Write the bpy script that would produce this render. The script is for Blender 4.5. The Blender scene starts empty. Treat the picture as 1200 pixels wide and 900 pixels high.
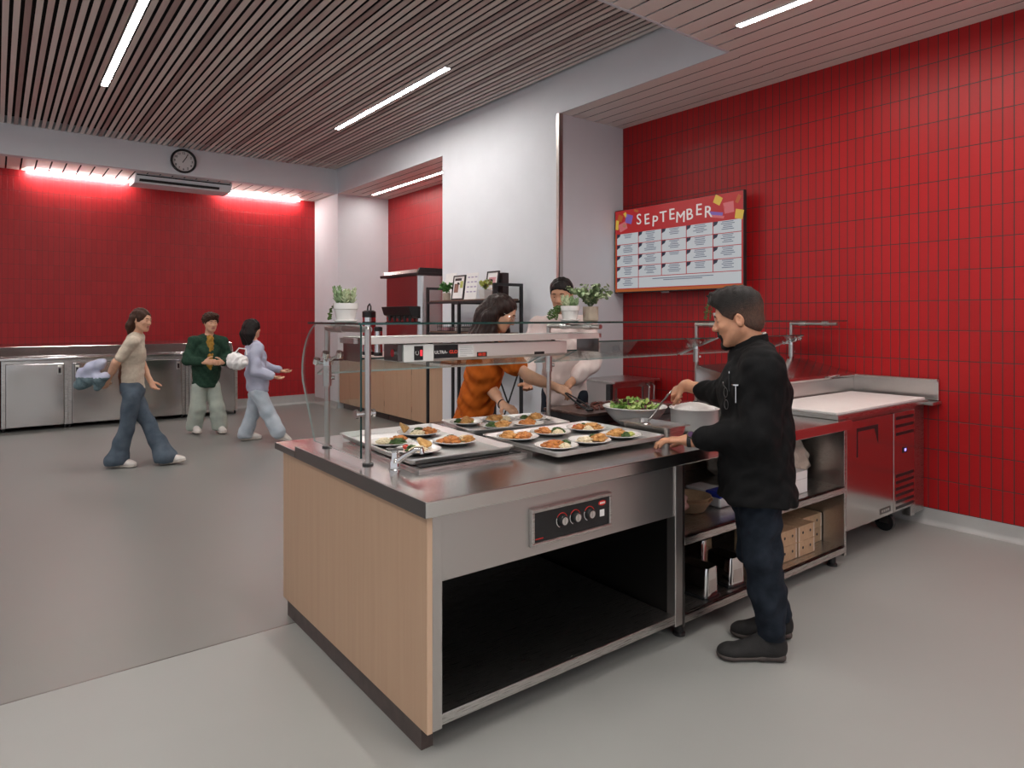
import bpy, bmesh, math, random
import numpy as np
from mathutils import Vector, Matrix
random.seed(7); rng = np.random.default_rng(7)
PI = math.pi
SC = bpy.context.scene
COL = SC.collection
V = Vector

# ------------------------------------------------------------------ camera numbers (1200x900 photo)
FPX, HX, HY, CAMH = 785.0, 600.0, 372.0, 1.545
YAW = math.atan(605 / 785)
FWD = V((math.sin(YAW), math.cos(YAW), 0)); RGT = V((math.cos(YAW), -math.sin(YAW), 0))
def P(x, y, t):
    """world point seen at photo pixel (x, y) at distance t along the view axis"""
    d = FWD + RGT * ((x - HX) / FPX) + V((0, 0, (HY - y) / FPX))
    return V((0, 0, CAMH)) + d * t

# ------------------------------------------------------------------ materials
def new_mat(name):
    m = bpy.data.materials.new(name); m.use_nodes = True
    nt = m.node_tree; b = nt.nodes['Principled BSDF']
    return m, nt, b
def c4(c): return (c[0], c[1], c[2], 1)
def mat(name, col, rough=.5, metal=0., var=.12, scale=20., bump=0., bscale=80., stretch=(1, 1, 1), col2=None, rvar=0.,
        coat=0., trans=0., ior=1.45, emit=None, estr=0., sss=0., sheen=0., spec=None):
    m, nt, b = new_mat(name)
    L = nt.links.new; N = nt.nodes.new
    b.inputs['Roughness'].default_value = rough; b.inputs['Metallic'].default_value = metal
    b.inputs['Coat Weight'].default_value = coat; b.inputs['Transmission Weight'].default_value = trans
    b.inputs['IOR'].default_value = ior; b.inputs['Sheen Weight'].default_value = sheen
    if spec is not None: b.inputs['Specular IOR Level'].default_value = spec
    if sss: b.inputs['Subsurface Weight'].default_value = sss; b.inputs['Subsurface Radius'].default_value = (.012, .005, .003)
    tc = N('ShaderNodeTexCoord'); mp = N('ShaderNodeMapping'); mp.inputs['Scale'].default_value = stretch
    L(tc.outputs['Object'], mp.inputs['Vector'])
    n = N('ShaderNodeTexNoise'); n.inputs['Scale'].default_value = scale; n.inputs['Detail'].default_value = 4
    L(mp.outputs['Vector'], n.inputs['Vector'])
    r = N('ShaderNodeValToRGB')
    lo = col2 if col2 else tuple(max(0, v * (1 - var)) for v in col); hi = col if col2 else tuple(min(1, v * (1 + var)) for v in col)
    r.color_ramp.elements[0].position = .35; r.color_ramp.elements[1].position = .65
    r.color_ramp.elements[0].color = c4(lo); r.color_ramp.elements[1].color = c4(hi)
    L(n.outputs['Fac'], r.inputs['Fac']); L(r.outputs['Color'], b.inputs['Base Color'])
    if rvar:
        q = N('ShaderNodeMapRange'); q.inputs['To Min'].default_value = rough - rvar; q.inputs['To Max'].default_value = rough + rvar
        L(n.outputs['Fac'], q.inputs['Value']); L(q.outputs['Result'], b.inputs['Roughness'])
    if bump:
        n2 = N('ShaderNodeTexNoise'); n2.inputs['Scale'].default_value = bscale; n2.inputs['Detail'].default_value = 3
        L(mp.outputs['Vector'], n2.inputs['Vector'])
        bp = N('ShaderNodeBump'); bp.inputs['Strength'].default_value = bump; bp.inputs['Distance'].default_value = .01
        L(n2.outputs['Fac'], bp.inputs['Height']); L(bp.outputs['Normal'], b.inputs['Normal'])
    if emit: b.inputs['Emission Color'].default_value = c4(emit); b.inputs['Emission Strength'].default_value = estr
    return m

def tile_mat(name, axis, w, h, off_u, off_z, ms=.0034, gb=(.008, .010), mc=(.045, .028, .026)):
    m, nt, b = new_mat(name); L = nt.links.new; N = nt.nodes.new
    g = N('ShaderNodeNewGeometry'); s = N('ShaderNodeSeparateXYZ'); L(g.outputs['Position'], s.inputs[0])
    cb = N('ShaderNodeCombineXYZ')
    a1 = N('ShaderNodeMath'); a1.operation = 'ADD'; a1.inputs[1].default_value = off_u; L(s.outputs[axis], a1.inputs[0])
    a2 = N('ShaderNodeMath'); a2.operation = 'ADD'; a2.inputs[1].default_value = off_z; L(s.outputs['Z'], a2.inputs[0])
    L(a1.outputs[0], cb.inputs[0]); L(a2.outputs[0], cb.inputs[1])
    bt = N('ShaderNodeTexBrick'); bt.offset = 0; bt.squash = 1
    bt.inputs['Scale'].default_value = 1; bt.inputs['Brick Width'].default_value = w; bt.inputs['Row Height'].default_value = h
    bt.inputs['Mortar Size'].default_value = ms; bt.inputs['Mortar Smooth'].default_value = .2; bt.inputs['Bias'].default_value = 0
    bt.inputs['Color1'].default_value = (.37, *gb, 1); bt.inputs['Color2'].default_value = (.42, gb[0] * 1.2, gb[1] * 1.2, 1)
    bt.inputs['Mortar'].default_value = (*mc, 1)
    L(cb.outputs[0], bt.inputs['Vector']); L(bt.outputs['Color'], b.inputs['Base Color'])
    # each tile a hair out of plane, as hand-set tiles are
    bp = N('ShaderNodeBump'); bp.inputs['Strength'].default_value = .5; bp.inputs['Distance'].default_value = .004; bp.invert = True
    L(bt.outputs['Fac'], bp.inputs['Height'])
    nz = N('ShaderNodeTexNoise'); nz.inputs['Scale'].default_value = 9; L(cb.outputs[0], nz.inputs['Vector'])
    bp2 = N('ShaderNodeBump'); bp2.inputs['Strength'].default_value = .25; bp2.inputs['Distance'].default_value = .01
    L(nz.outputs['Fac'], bp2.inputs['Height']); L(bp.outputs['Normal'], bp2.inputs['Normal']); L(bp2.outputs['Normal'], b.inputs['Normal'])
    b.inputs['Roughness'].default_value = .40; b.inputs['Specular IOR Level'].default_value = .32
    return m

def steel(name, col=(.60, .58, .56), rough=.28, wave=0., wscale=3., stretch=(1, 1, 60), metal=1.):
    """brushed stainless: streaked roughness, optional oil-canning"""
    m, nt, b = new_mat(name); L = nt.links.new; N = nt.nodes.new
    b.inputs['Metallic'].default_value = metal; b.inputs['Base Color'].default_value = c4(col)
    tc = N('ShaderNodeTexCoord'); mp = N('ShaderNodeMapping'); mp.inputs['Scale'].default_value = stretch
    L(tc.outputs['Object'], mp.inputs['Vector'])
    n = N('ShaderNodeTexNoise'); n.inputs['Scale'].default_value = 12; n.inputs['Detail'].default_value = 5; L(mp.outputs['Vector'], n.inputs['Vector'])
    q = N('ShaderNodeMapRange'); q.inputs['To Min'].default_value = max(.03, rough - .04); q.inputs['To Max'].default_value = rough + .04
    L(n.outputs['Fac'], q.inputs['Value']); L(q.outputs['Result'], b.inputs['Roughness'])
    bp = N('ShaderNodeBump'); bp.inputs['Strength'].default_value = .012; bp.inputs['Distance'].default_value = .001
    L(n.outputs['Fac'], bp.inputs['Height'])
    last = bp
    if wave:
        n2 = N('ShaderNodeTexNoise'); n2.inputs['Scale'].default_value = wscale; n2.inputs['Detail'].default_value = 0; L(tc.outputs['Object'], n2.inputs['Vector'])
        b2 = N('ShaderNodeBump'); b2.inputs['Strength'].default_value = 1; b2.inputs['Distance'].default_value = wave
        L(n2.outputs['Fac'], b2.inputs['Height']); L(bp.outputs['Normal'], b2.inputs['Normal']); last = b2
    L(last.outputs['Normal'], b.inputs['Normal'])
    return m

def wood_mat(name, c1, c2, axis_stretch, rough=.5, scale=14):
    m, nt, b = new_mat(name); L = nt.links.new; N = nt.nodes.new
    tc = N('ShaderNodeTexCoord'); mp = N('ShaderNodeMapping'); mp.inputs['Scale'].default_value = axis_stretch
    L(tc.outputs['Object'], mp.inputs['Vector'])
    n = N('ShaderNodeTexNoise'); n.inputs['Scale'].default_value = scale; n.inputs['Detail'].default_value = 6; n.inputs['Distortion'].default_value = .4
    L(mp.outputs['Vector'], n.inputs['Vector'])
    r = N('ShaderNodeValToRGB'); r.color_ramp.elements[0].position = .3; r.color_ramp.elements[1].position = .7
    r.color_ramp.elements[0].color = c4(c1); r.color_ramp.elements[1].color = c4(c2)
    L(n.outputs['Fac'], r.inputs['Fac']); L(r.outputs['Color'], b.inputs['Base Color']); b.inputs['Roughness'].default_value = rough
    return m

def glass_mat(name, tint=(.93, .97, .96), edge=False):
    """thin sheet of float glass: mirror reflection by Fresnel, straight-through transmission"""
    m = bpy.data.materials.new(name); m.use_nodes = True; nt = m.node_tree; nt.nodes.clear(); L = nt.links.new; N = nt.nodes.new
    o = N('ShaderNodeOutputMaterial'); t = N('ShaderNodeBsdfTransparent'); t.inputs['Color'].default_value = c4(tint)
    g = N('ShaderNodeBsdfGlossy'); g.inputs['Roughness'].default_value = .01
    lw = N('ShaderNodeLayerWeight'); lw.inputs['Blend'].default_value = .5
    pw = N('ShaderNodeMath'); pw.operation = 'POWER'; pw.inputs[1].default_value = 5; L(lw.outputs['Facing'], pw.inputs[0])
    f = N('ShaderNodeMath'); f.operation = 'MULTIPLY_ADD'; f.inputs[1].default_value = .95; f.inputs[2].default_value = .045; L(pw.outputs[0], f.inputs[0])
    nz = N('ShaderNodeTexNoise'); nz.inputs['Scale'].default_value = 2
    bp = N('ShaderNodeBump'); bp.inputs['Strength'].default_value = .02; bp.inputs['Distance'].default_value = .01
    L(nz.outputs['Fac'], bp.inputs['Height']); L(bp.outputs['Normal'], g.inputs['Normal'])
    x = N('ShaderNodeMixShader'); L(f.outputs[0], x.inputs['Fac']); L(t.outputs[0], x.inputs[1]); L(g.outputs[0], x.inputs[2]); L(x.outputs[0], o.inputs['Surface'])
    return m

M = {}
M['tile_right'] = tile_mat('red_tile_right', 'Y', .067, .222, .0, 3.214 + .0)
M['tile_back'] = tile_mat('red_tile_back', 'X', .067, .209, 3.35, 3.34, .0024, (.014, .018), (.13, .022, .022))
M['tile_alcove'] = tile_mat('red_tile_alcove', 'Y', .067, .222, .0, 3.214, .0028, (.014, .018), (.13, .022, .022))
M['white_wall'] = mat('white_paint', (.74, .76, .80), .6, var=.015, scale=3, bump=.03, bscale=180)
M['floor'] = mat('grey_epoxy', (.325, .332, .315), .42, var=.006, scale=1.3, coat=.0)
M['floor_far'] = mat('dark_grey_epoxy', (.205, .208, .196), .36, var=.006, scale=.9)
M['cove'] = mat('grey_cove', (.42, .41, .40), .45, var=.05, scale=6)
M['dark'] = mat('black_void', (.006, .005, .005), .9, var=.3)
M['slat_a'] = wood_mat('slat_light', (.74, .63, .585), (.80, .69, .64), (1, .15, 1), .6)
M['slat_b'] = wood_mat('slat_mid', (.58, .45, .42), (.66, .52, .485), (1, .15, 1), .6)
M['slat_c'] = wood_mat('slat_dark', (.36, .255, .235), (.44, .32, .295), (1, .15, 1), .6)
M['plank'] = wood_mat('ceiling_plank', (.85, .79, .74), (.87, .81, .76), (1, .12, 1), .45)
M['light'] = mat('lamp_diffuser', (1, 1, 1), .5, emit=(1, .955, .91), estr=80)
M['light_dim'] = mat('lamp_diffuser_dim', (1, 1, 1), .5, emit=(1, .955, .91), estr=34)
M['wash'] = mat('wash_diffuser', (1, 1, 1), .5, emit=(1, .92, .87), estr=85)
M['white_plastic'] = mat('white_plastic', (.80, .79, .77), .4, var=.02)
M['ceramic'] = mat('white_ceramic', (.80, .775, .75), .22, var=.02, coat=.3)
M['black_metal'] = mat('black_metal', (.018, .018, .02), .45, var=.2)
M['black_plastic'] = mat('black_plastic', (.015, .015, .016), .35, var=.2)
M['black_glass'] = mat('black_glass', (.008, .008, .008), .08, var=.1, coat=.4)
M['steel'] = steel('steel_brushed', stretch=(1, 60, 60))
M['steel_top'] = steel('steel_top', (.74, .72, .70), .19, stretch=(1, 60, 60))
M['steel_front'] = steel('steel_front', (.60, .57, .55), .34, stretch=(1, 60, 60))
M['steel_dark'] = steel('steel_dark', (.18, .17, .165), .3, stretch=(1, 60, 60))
M['steel_door'] = steel('steel_door', (.62, .58, .56), .17, stretch=(1, 60, 60))
M['steel_lid'] = steel('steel_lid', (.60, .57, .55), .16, stretch=(1, 60, 60))
M['steel_wavy'] = steel('steel_wavy', (.60, .58, .57), .17, wave=.012, wscale=2.2)
M['lamp_steel'] = steel('lamp_steel', (.84, .79, .77), .5, stretch=(1, 60, 60), metal=.7)
M['chrome'] = steel('chrome', (.80, .79, .78), .07, stretch=(1, 1, 1))
M['tube'] = steel('tube_steel', (.52, .48, .46), .3, stretch=(60, 60, 1))
M['alu'] = steel('pan_alu', (.80, .79, .78), .42, stretch=(30, 1, 1))
M['oak'] = wood_mat('light_maple', (.47, .30, .195), (.505, .33, .215), (3, 3, .12), .5, 10)
M['oak_edge'] = wood_mat('maple_edge', (.60, .41, .28), (.66, .46, .32), (3, 3, .2), .5, 10)
M['oak_top'] = wood_mat('desk_wood', (.40, .27, .18), (.48, .33, .22), (3, .2, 3), .5, 10)
M['brown_wood'] = wood_mat('brown_shelf', (.13, .075, .05), (.20, .12, .085), (3, .2, 3), .55, 10)
M['toe'] = mat('brown_toe_kick', (.075, .055, .05), .5, var=.15)
M['glass'] = glass_mat('guard_glass')
M['glass_rim'] = mat('glass_rim_pale', (.42, .50, .49), .15, var=.1, coat=.5)
M['glass_edge'] = mat('glass_edge_green', (.012, .055, .05), .12, var=.2, coat=.5)
M['kraft'] = mat('kraft_card', (.50, .33, .20), .75, var=.08, scale=30, bump=.04)
M['paper'] = mat('paper_white', (.82, .80, .79), .7, var=.02)
M['red_paint'] = mat('red_paint', (.60, .02, .015), .4, var=.05)

# ------------------------------------------------------------------ mesh helpers
BASE = {}
def tag(o, label=None, cat=None, group=None, kind=None):
    if label: o['label'] = label
    if cat: o['category'] = cat
    if group: o['group'] = group
    if kind: o['kind'] = kind
    return o
def thing(name, loc, label, cat, group=None, rz=0.):
    o = bpy.data.objects.new(name, None); COL.objects.link(o); o.empty_display_size = .05
    o.location = loc; o.rotation_euler = (0, 0, rz); BASE[o] = V(loc) if rz == 0 else V((0, 0, 0))
    return tag(o, label, cat, group)
def obj(name, bm, m, parent=None, smooth=False, bevel=0., local=False, loc=None, seg=2):
    """link a bmesh as ONE object; vertices are given in world space unless local"""
    me = bpy.data.meshes.new(name)
    bmesh.ops.recalc_face_normals(bm, faces=bm.faces) if len(bm.faces) < 60000 else None
    base = V((0, 0, 0))
    if parent is not None and not local: base = BASE.get(parent, V((0, 0, 0)))
    if loc is not None: base = V(loc)
    if base.length: bmesh.ops.translate(bm, verts=bm.verts, vec=-base)
    bm.to_mesh(me); bm.free()
    for mm in (m if isinstance(m, (list, tuple)) else [m]): me.materials.append(M[mm] if isinstance(mm, str) else mm)
    if smooth:
        me.polygons.foreach_set('use_smooth', [True] * len(me.polygons))
        if smooth != 'all': me.set_sharp_from_angle(angle=math.radians(38))
    o = bpy.data.objects.new(name, me); COL.objects.link(o)
    if parent is not None: o.parent = parent; BASE[o] = BASE.get(parent, V((0, 0, 0)))
    if loc is not None and parent is None: o.location = loc; BASE[o] = V(loc)
    if bevel:
        md = o.modifiers.new('bevel', 'BEVEL'); md.width = bevel; md.segments = seg; md.limit_method = 'ANGLE'; md.angle_limit = .6
        md.harden_normals = False
    return o
def B(): return bmesh.new()
def setmat(bm, n0, i):
    if i:
        bm.faces.ensure_lookup_table()
        for f in bm.faces[n0:]: f.material_index = i
def box(bm, x0, x1, y0, y1, z0, z1, mi=0):
    n0 = len(bm.faces)
    vs = [bm.verts.new(p) for p in ((x0, y0, z0), (x1, y0, z0), (x1, y1, z0), (x0, y1, z0), (x0, y0, z1), (x1, y0, z1), (x1, y1, z1), (x0, y1, z1))]
    for f in ((0, 3, 2, 1), (4, 5, 6, 7), (0, 1, 5, 4), (1, 2, 6, 5), (2, 3, 7, 6), (3, 0, 4, 7)): bm.faces.new([vs[i] for i in f])
    setmat(bm, n0, mi); return bm
def prism(bm, pts, vec, mi=0):
    """extrude planar polygon pts (3D) along vec"""
    n0 = len(bm.faces); vec = V(vec)
    a = [bm.verts.new(p) for p in pts]; b = [bm.verts.new(V(p) + vec) for p in pts]; n = len(pts)
    bm.faces.new(a[::-1]); bm.faces.new(b)
    for i in range(n): bm.faces.new((a[i], a[(i + 1) % n], b[(i + 1) % n], b[i]))
    setmat(bm, n0, mi); return bm
def frame_of(d):
    d = V(d).normalized(); u = V((0, 0, 1)) if abs(d.z) < .9 else V((1, 0, 0))
    a = d.cross(u).normalized(); return a, d.cross(a).normalized(), d
def tube(bm, pts, r, seg=12, cap=True, mi=0, flat=None):
    n0 = len(bm.faces); pts = [V(p) for p in pts]; rs = r if isinstance(r, (list, tuple)) else [r] * len(pts)
    rings = []; pa = None
    for i, p in enumerate(pts):
        d = (pts[min(i + 1, len(pts) - 1)] - pts[max(i - 1, 0)]).normalized()
        if pa is None: a, b, _ = frame_of(d)
        else: a = (pa - d * pa.dot(d)).normalized(); b = d.cross(a).normalized()
        pa = a
        rings.append([bm.verts.new(p + (a * math.cos(2 * PI * k / seg) + b * math.sin(2 * PI * k / seg) * (flat or 1)) * rs[i]) for k in range(seg)])
    for i in range(len(rings) - 1):
        for k in range(seg): bm.faces.new((rings[i][k], rings[i][(k + 1) % seg], rings[i + 1][(k + 1) % seg], rings[i + 1][k]))
    if cap: bm.faces.new(rings[0][::-1]); bm.faces.new(rings[-1])
    setmat(bm, n0, mi); return bm
def cyl(bm, p, r, z0, z1, seg=24, mi=0): return tube(bm, [(p[0], p[1], z0), (p[0], p[1], z1)], r, seg, mi=mi)
def lathe(bm, prof, c=(0, 0, 0), seg=32, mi=0):
    n0 = len(bm.faces); rings = []
    for r, z in prof:
        if r < 1e-5: rings.append([bm.verts.new((c[0], c[1], c[2] + z))])
        else: rings.append([bm.verts.new((c[0] + r * math.cos(2 * PI * k / seg), c[1] + r * math.sin(2 * PI * k / seg), c[2] + z)) for k in range(seg)])
    for a, b in zip(rings, rings[1:]):
        for k in range(seg):
            k2 = (k + 1) % seg
            if len(a) == 1 and len(b) > 1: bm.faces.new((a[0], b[k], b[k2]))
            elif len(b) == 1 and len(a) > 1: bm.faces.new((a[k2], a[k], b[0]))
            elif len(a) > 1: bm.faces.new((a[k], a[k2], b[k2], b[k]))
    setmat(bm, n0, mi); return bm
def ball(bm, c, r, sub=2, mi=0, scale=(1, 1, 1), rot=None):
    n0 = len(bm.faces)
    m = Matrix.Translation(c) @ (rot.to_4x4() if rot else Matrix()) @ Matrix.Diagonal((*[s * r for s in scale], 1))
    bmesh.ops.create_icosphere(bm, subdivisions=sub, radius=1, matrix=m); setmat(bm, n0, mi); return bm
def xform(bm, mtx): bmesh.ops.transform(bm, matrix=mtx, verts=bm.verts); return bm
def struct(name, bm, m, **k): return tag(obj(name, bm, m, **k), kind='structure')
def text_bm(s, size, mtx, depth=.0008, bold=0., bm=None, mi=0, align='CENTER'):
    cu = bpy.data.curves.new('lettering', 'FONT'); cu.body = s; cu.size = size; cu.extrude = depth; cu.offset = bold; cu.align_x = align; cu.align_y = 'CENTER'
    cu.resolution_u = 3
    o = bpy.data.objects.new('lettering', cu); COL.objects.link(o)
    dg = bpy.context.evaluated_depsgraph_get(); me = bpy.data.meshes.new_from_object(o.evaluated_get(dg))
    bpy.data.objects.remove(o); bpy.data.curves.remove(cu)
    me.transform(mtx)
    if bm is None: bm = B()
    n0 = len(bm.faces); bm.from_mesh(me); bpy.data.meshes.remove(me); setmat(bm, n0, mi); return bm
def onface(origin, ux, uz):
    """matrix: text x along ux, text y along uz, facing ux x uz"""
    ux = V(ux).normalized(); uz = V(uz).normalized(); n = ux.cross(uz)
    m = Matrix.Identity(4)
    for i in range(3): m[i][0], m[i][1], m[i][2], m[i][3] = ux[i], uz[i], n[i], origin[i]
    return m
# ------------------------------------------------------------------ the room
XR, XW, YC, YA0, YA1, YR, ZL, ZH, YO = 5.55, 4.60, 5.17, 7.45, 10.82, 11.85, 3.65, 4.05, 3.17
XL, YF, SEAM = -4.5, -4.5, 3.36
b = box(B(), XL, XR + .3, YF, SEAM, -.12, 0); struct('floor', b, 'floor')
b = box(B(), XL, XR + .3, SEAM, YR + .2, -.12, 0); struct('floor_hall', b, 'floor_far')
b = box(B(), XL, 1.4, SEAM - .004, SEAM + .004, -.01, .0012); struct('trim_1', b, 'steel_dark')
b = box(B(), XR, XR + .15, YF, YC, 0, ZL + .1); struct('wall_right', b, 'tile_right')
b = box(B(), XW + .0006, XR + .15, YC, YA0, 0, ZL + .1); struct('wall_column', b, 'white_wall')
b = box(B(), XR, XR + .15, YA0, YA1, 0, ZL + .1); struct('wall_alcove', b, 'tile_alcove')
b = box(B(), XW, XR + .15, YA1, YR, 0, ZL + .1); struct('wall_side', b, 'white_wall')
b = box(B(), XL, XR + .15, YR, YR + .15, 0, ZL + .3); struct('wall_back', b, 'tile_back')
b = box(B(), XW, XW + .016, YO, YA1, ZL - .002, ZH + .15); struct('wall_fascia', b, 'white_wall')
b = box(B(), XL, XW + .016, YA1, YA1 + .14, ZL, ZH + .15); struct('beam_back', b, 'white_wall')
b = box(B(), XL, XW, YO - .12, YO, ZL + .02, ZH + .15); struct('beam_front', b, 'white_wall')
def cove(name, p0, p1, n, h=.115, r=.04):
    p0, p1, n = V(p0), V(p1), V(n); prof = [(0, h), (.006, h), (.008, r)]
    for k in range(1, 6):
        a = PI / 2 * k / 5; prof.append((.008 + r * (1 - math.cos(a)), r * (1 - math.sin(a)) + .002))
    prof += [(.008 + r, 0), (0, 0)]
    bm = B(); prism(bm, [p0 + n * u + V((0, 0, z)) for u, z in prof], p1 - p0); struct(name, bm, 'cove', smooth=True)
cove('baseboard_right', (XR, YF, 0), (XR, YC, 0), (-1, 0, 0))
cove('baseboard_back', (3.05, YR, 0), (XW, YR, 0), (0, -1, 0), h=.16)
cove('baseboard_column', (XW, YC, 0), (XW, YA0, 0), (-1, 0, 0), h=.11)
cove('baseboard_side', (XW, YA1, 0), (XW, YR, 0), (-1, 0, 0), h=.11)
# stainless corner guard on the white column
b = B(); box(b, XW - .006, XW + .045, YC - .006, YC + .0, .0, ZL); box(b, XW - .006, XW, YC - .006, YC + .04, .0, ZL); struct('trim_2', b, 'tube')

# ceilings -- the high one of baffle slats, the low one of boards; both run along Y
b = B(); box(b, XL, XW, YO, YA1, ZH + .10, ZH + .16, 3)
x = XW - .05; k = 0; pat = [0, 0, 1, 0, 1, 0, 2, 0, 0, 1, 0, 2, 1, 0, 0, 1, 0, 2]
LAMPS = [(.928, 5.68, 8.43), (3.592, 5.72, 8.47), (-1.808, 5.68, 8.43)]
while x > XL + .1:
    lp = [l for l in LAMPS if abs(x - .022 - l[0]) < .034]
    for ya, yb in ([(YO + .004, lp[0][1] - .012), (lp[0][2] + .012, YA1 - .002)] if lp else [(YO + .004, YA1 - .002)]): box(b, x - .044, x, ya, yb, ZH, ZH + .009, pat[k % len(pat)])
    x -= .0720; k += 1
struct('ceiling', b, ['slat_a', 'slat_b', 'slat_c', 'dark'])
def boards(bm, x0, x1, y0, y1, w=.1655, gap=.020, x_start=None):
    x = x_start if x_start else x0
    while x < x1 - 1e-6:
        xa, xb = max(x0, x), min(x1, x + w - gap)
        if xb - xa > .01: box(bm, xa, xb, y0, y1, ZL, ZL + .004)
        x += w
    box(bm, x0, x1, y0, y1, ZL + .045, ZL + .06, 1)
b = B(); boards(b, XL, XR, YF, YO, x_start=-4.5); boards(b, XW + .016, XR, YO, YC, x_start=XW + .016); struct('ceiling_low', b, ['plank', 'dark'])
b = B(); box(b, XL, XW, YO - .02, YO + .0, ZL - .004, ZL + .03); struct('trim_3', b, 'white_wall')
b = B(); boards(b, XW + .016, XR, YA0, YA1, x_start=XW + .016); struct('ceiling_alcove', b, ['plank', 'dark'])
b = B(); boards(b, XL, XW, YA1 + .14, YR, w=.165); struct('ceiling_back', b, ['plank', 'dark'])

def ceiling_light(x, y0, y1, z, label, w=.055, m='light', group='linear ceiling lights'):
    t = thing('ceiling_light', (x, (y0 + y1) / 2, z), label, 'ceiling light', group)
    bm = B()
    for s in (-1, 1): box(bm, x + s * (w / 2 + .003) - .003, x + s * (w / 2 + .003) + .003, y0 - .006, y1 + .006, z - .006, z + .034)
    for yy in (y0 - .006, y1): box(bm, x - w / 2, x + w / 2, yy, yy + .006, z - .006, z + .034)
    box(bm, x - w / 2, x + w / 2, y0, y1, z + .006, z + .034)
    obj('housing', bm, 'white_plastic', t)
    obj('diffuser', box(B(), x - w / 2, x + w / 2, y0, y1, z - .003, z + .003), m, t)
ceiling_light(4.24, .08, 2.83, ZL - .002, 'white linear light set in the low board ceiling by the red wall')
ceiling_light(.928, 5.68, 8.43, ZH + .002, 'linear light in the slat ceiling toward the red wall with the clock beam', w=.06)
ceiling_light(3.592, 5.72, 8.47, ZH + .002, 'linear light in the slat ceiling close to the white column wall', w=.06)
ceiling_light(5.12, 7.79, 10.54, ZL - .002, 'linear light in the alcove ceiling above the drink dispenser', m='light_dim')
ceiling_light(1.55, .08, 2.83, ZL - .002, 'linear light in the low ceiling over the serving counter')
ceiling_light(-1.15, .08, 2.83, ZL - .002, 'added unseen linear light in the low ceiling over the open grey floor')  # out of view; extra fixture added to light the open floor
ceiling_light(2.9, -3.4, -.65, ZL - .002, 'added unseen linear light in the low ceiling behind the camera by the red wall')  # hidden behind the camera, added to light the room
ceiling_light(.2, -3.4, -.65, ZL - .002, 'added unseen linear light in the low ceiling behind the camera over open floor')  # second hidden fixture behind the camera, also added for its light
ceiling_light(-1.808, 5.68, 8.43, ZH + .002, 'added unseen linear light in the slat ceiling over the open hall floor', w=.06)  # unseen fixture added beyond the frame, repeating the slat ceiling lights
def wash(x0, x1, label):
    t = thing('wall_light', ((x0 + x1) / 2, YR - .06, ZL), label, 'wall light', 'wall washing light strips')
    obj('housing', box(B(), x0, x1, YR - .085, YR - .03, ZL - .012, ZL + .01), 'white_plastic', t)
    obj('diffuser', box(B(), x0 + .005, x1 - .005, YR - .08, YR - .035, ZL - .026, ZL - .012), 'wash', t)
wash(.34, 1.62, 'glowing light strip atop the red wall, on the side away from the column')
wash(2.95, 4.30, 'glowing light strip atop the red wall, beside the white column')
wash(-3.2, -1.2, 'glowing light strip atop the red wall over the end cabinets')

# air unit under the soffit
t = thing('air_curtain', (2.25, 11.2, 3.55), 'long pale air unit hung under the soffit below the clock', 'air unit')
b = B(); prism(b, [(1.60, 11.02, 3.645), (1.60, 11.02, 3.60), (1.60, 11.10, 3.515), (1.60, 11.52, 3.515), (1.60, 11.60, 3.645)], (1.34, 0, 0)); obj('casing', b, 'white_wall', t, bevel=.006)
b = B(); box(b, 1.62, 2.92, 11.012, 11.03, 3.612, 3.632); prism(b, [(1.66, 11.045, 3.571), (1.66, 11.035, 3.566), (1.66, 11.062, 3.535), (1.66, 11.075, 3.542)], (1.10, 0, 0)); obj('grille', b, 'black_metal', t)

# clock
t = thing('wall_clock', (2.20, YA1, 3.855), 'round black-rimmed wall clock on the white beam above the red wall', 'clock')
R_ = Matrix.Translation((2.20, YA1, 3.855)) @ Matrix.Rotation(PI / 2, 4, 'X')
b = lathe(B(), [(0, 0.002), (.148, .002), (.148, .028), (.156, .036), (.170, .036), (.178, .026), (.178, 0), (0, 0)], seg=48); xform(b, R_); obj('rim', b, 'black_plastic', t, smooth=True)
b = lathe(B(), [(0, .006), (.149, .006), (.149, .004), (0, .004)], seg=48); xform(b, R_); obj('dial', b, 'paper', t)
b = B()
for h in range(1, 13):
    a = PI / 2 - h * PI / 6; text_bm(str(h), .046, R_ @ Matrix.Translation((.118 * math.cos(a), .118 * math.sin(a), .007)), .0006, .0008, b)
obj('numerals', b, 'black_plastic', t)
def hand_(a, l, w): 
    bm = box(B(), -w, w, -.025, l, .009, .011); xform(bm, R_ @ Matrix.Rotation(-a, 4, 'Z')); return bm
obj('hour_hand', hand_(math.radians(32), .085, .006), 'black_plastic', t); obj('minute_hand', hand_(math.radians(30), .118, .004), 'black_plastic', t)

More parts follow.
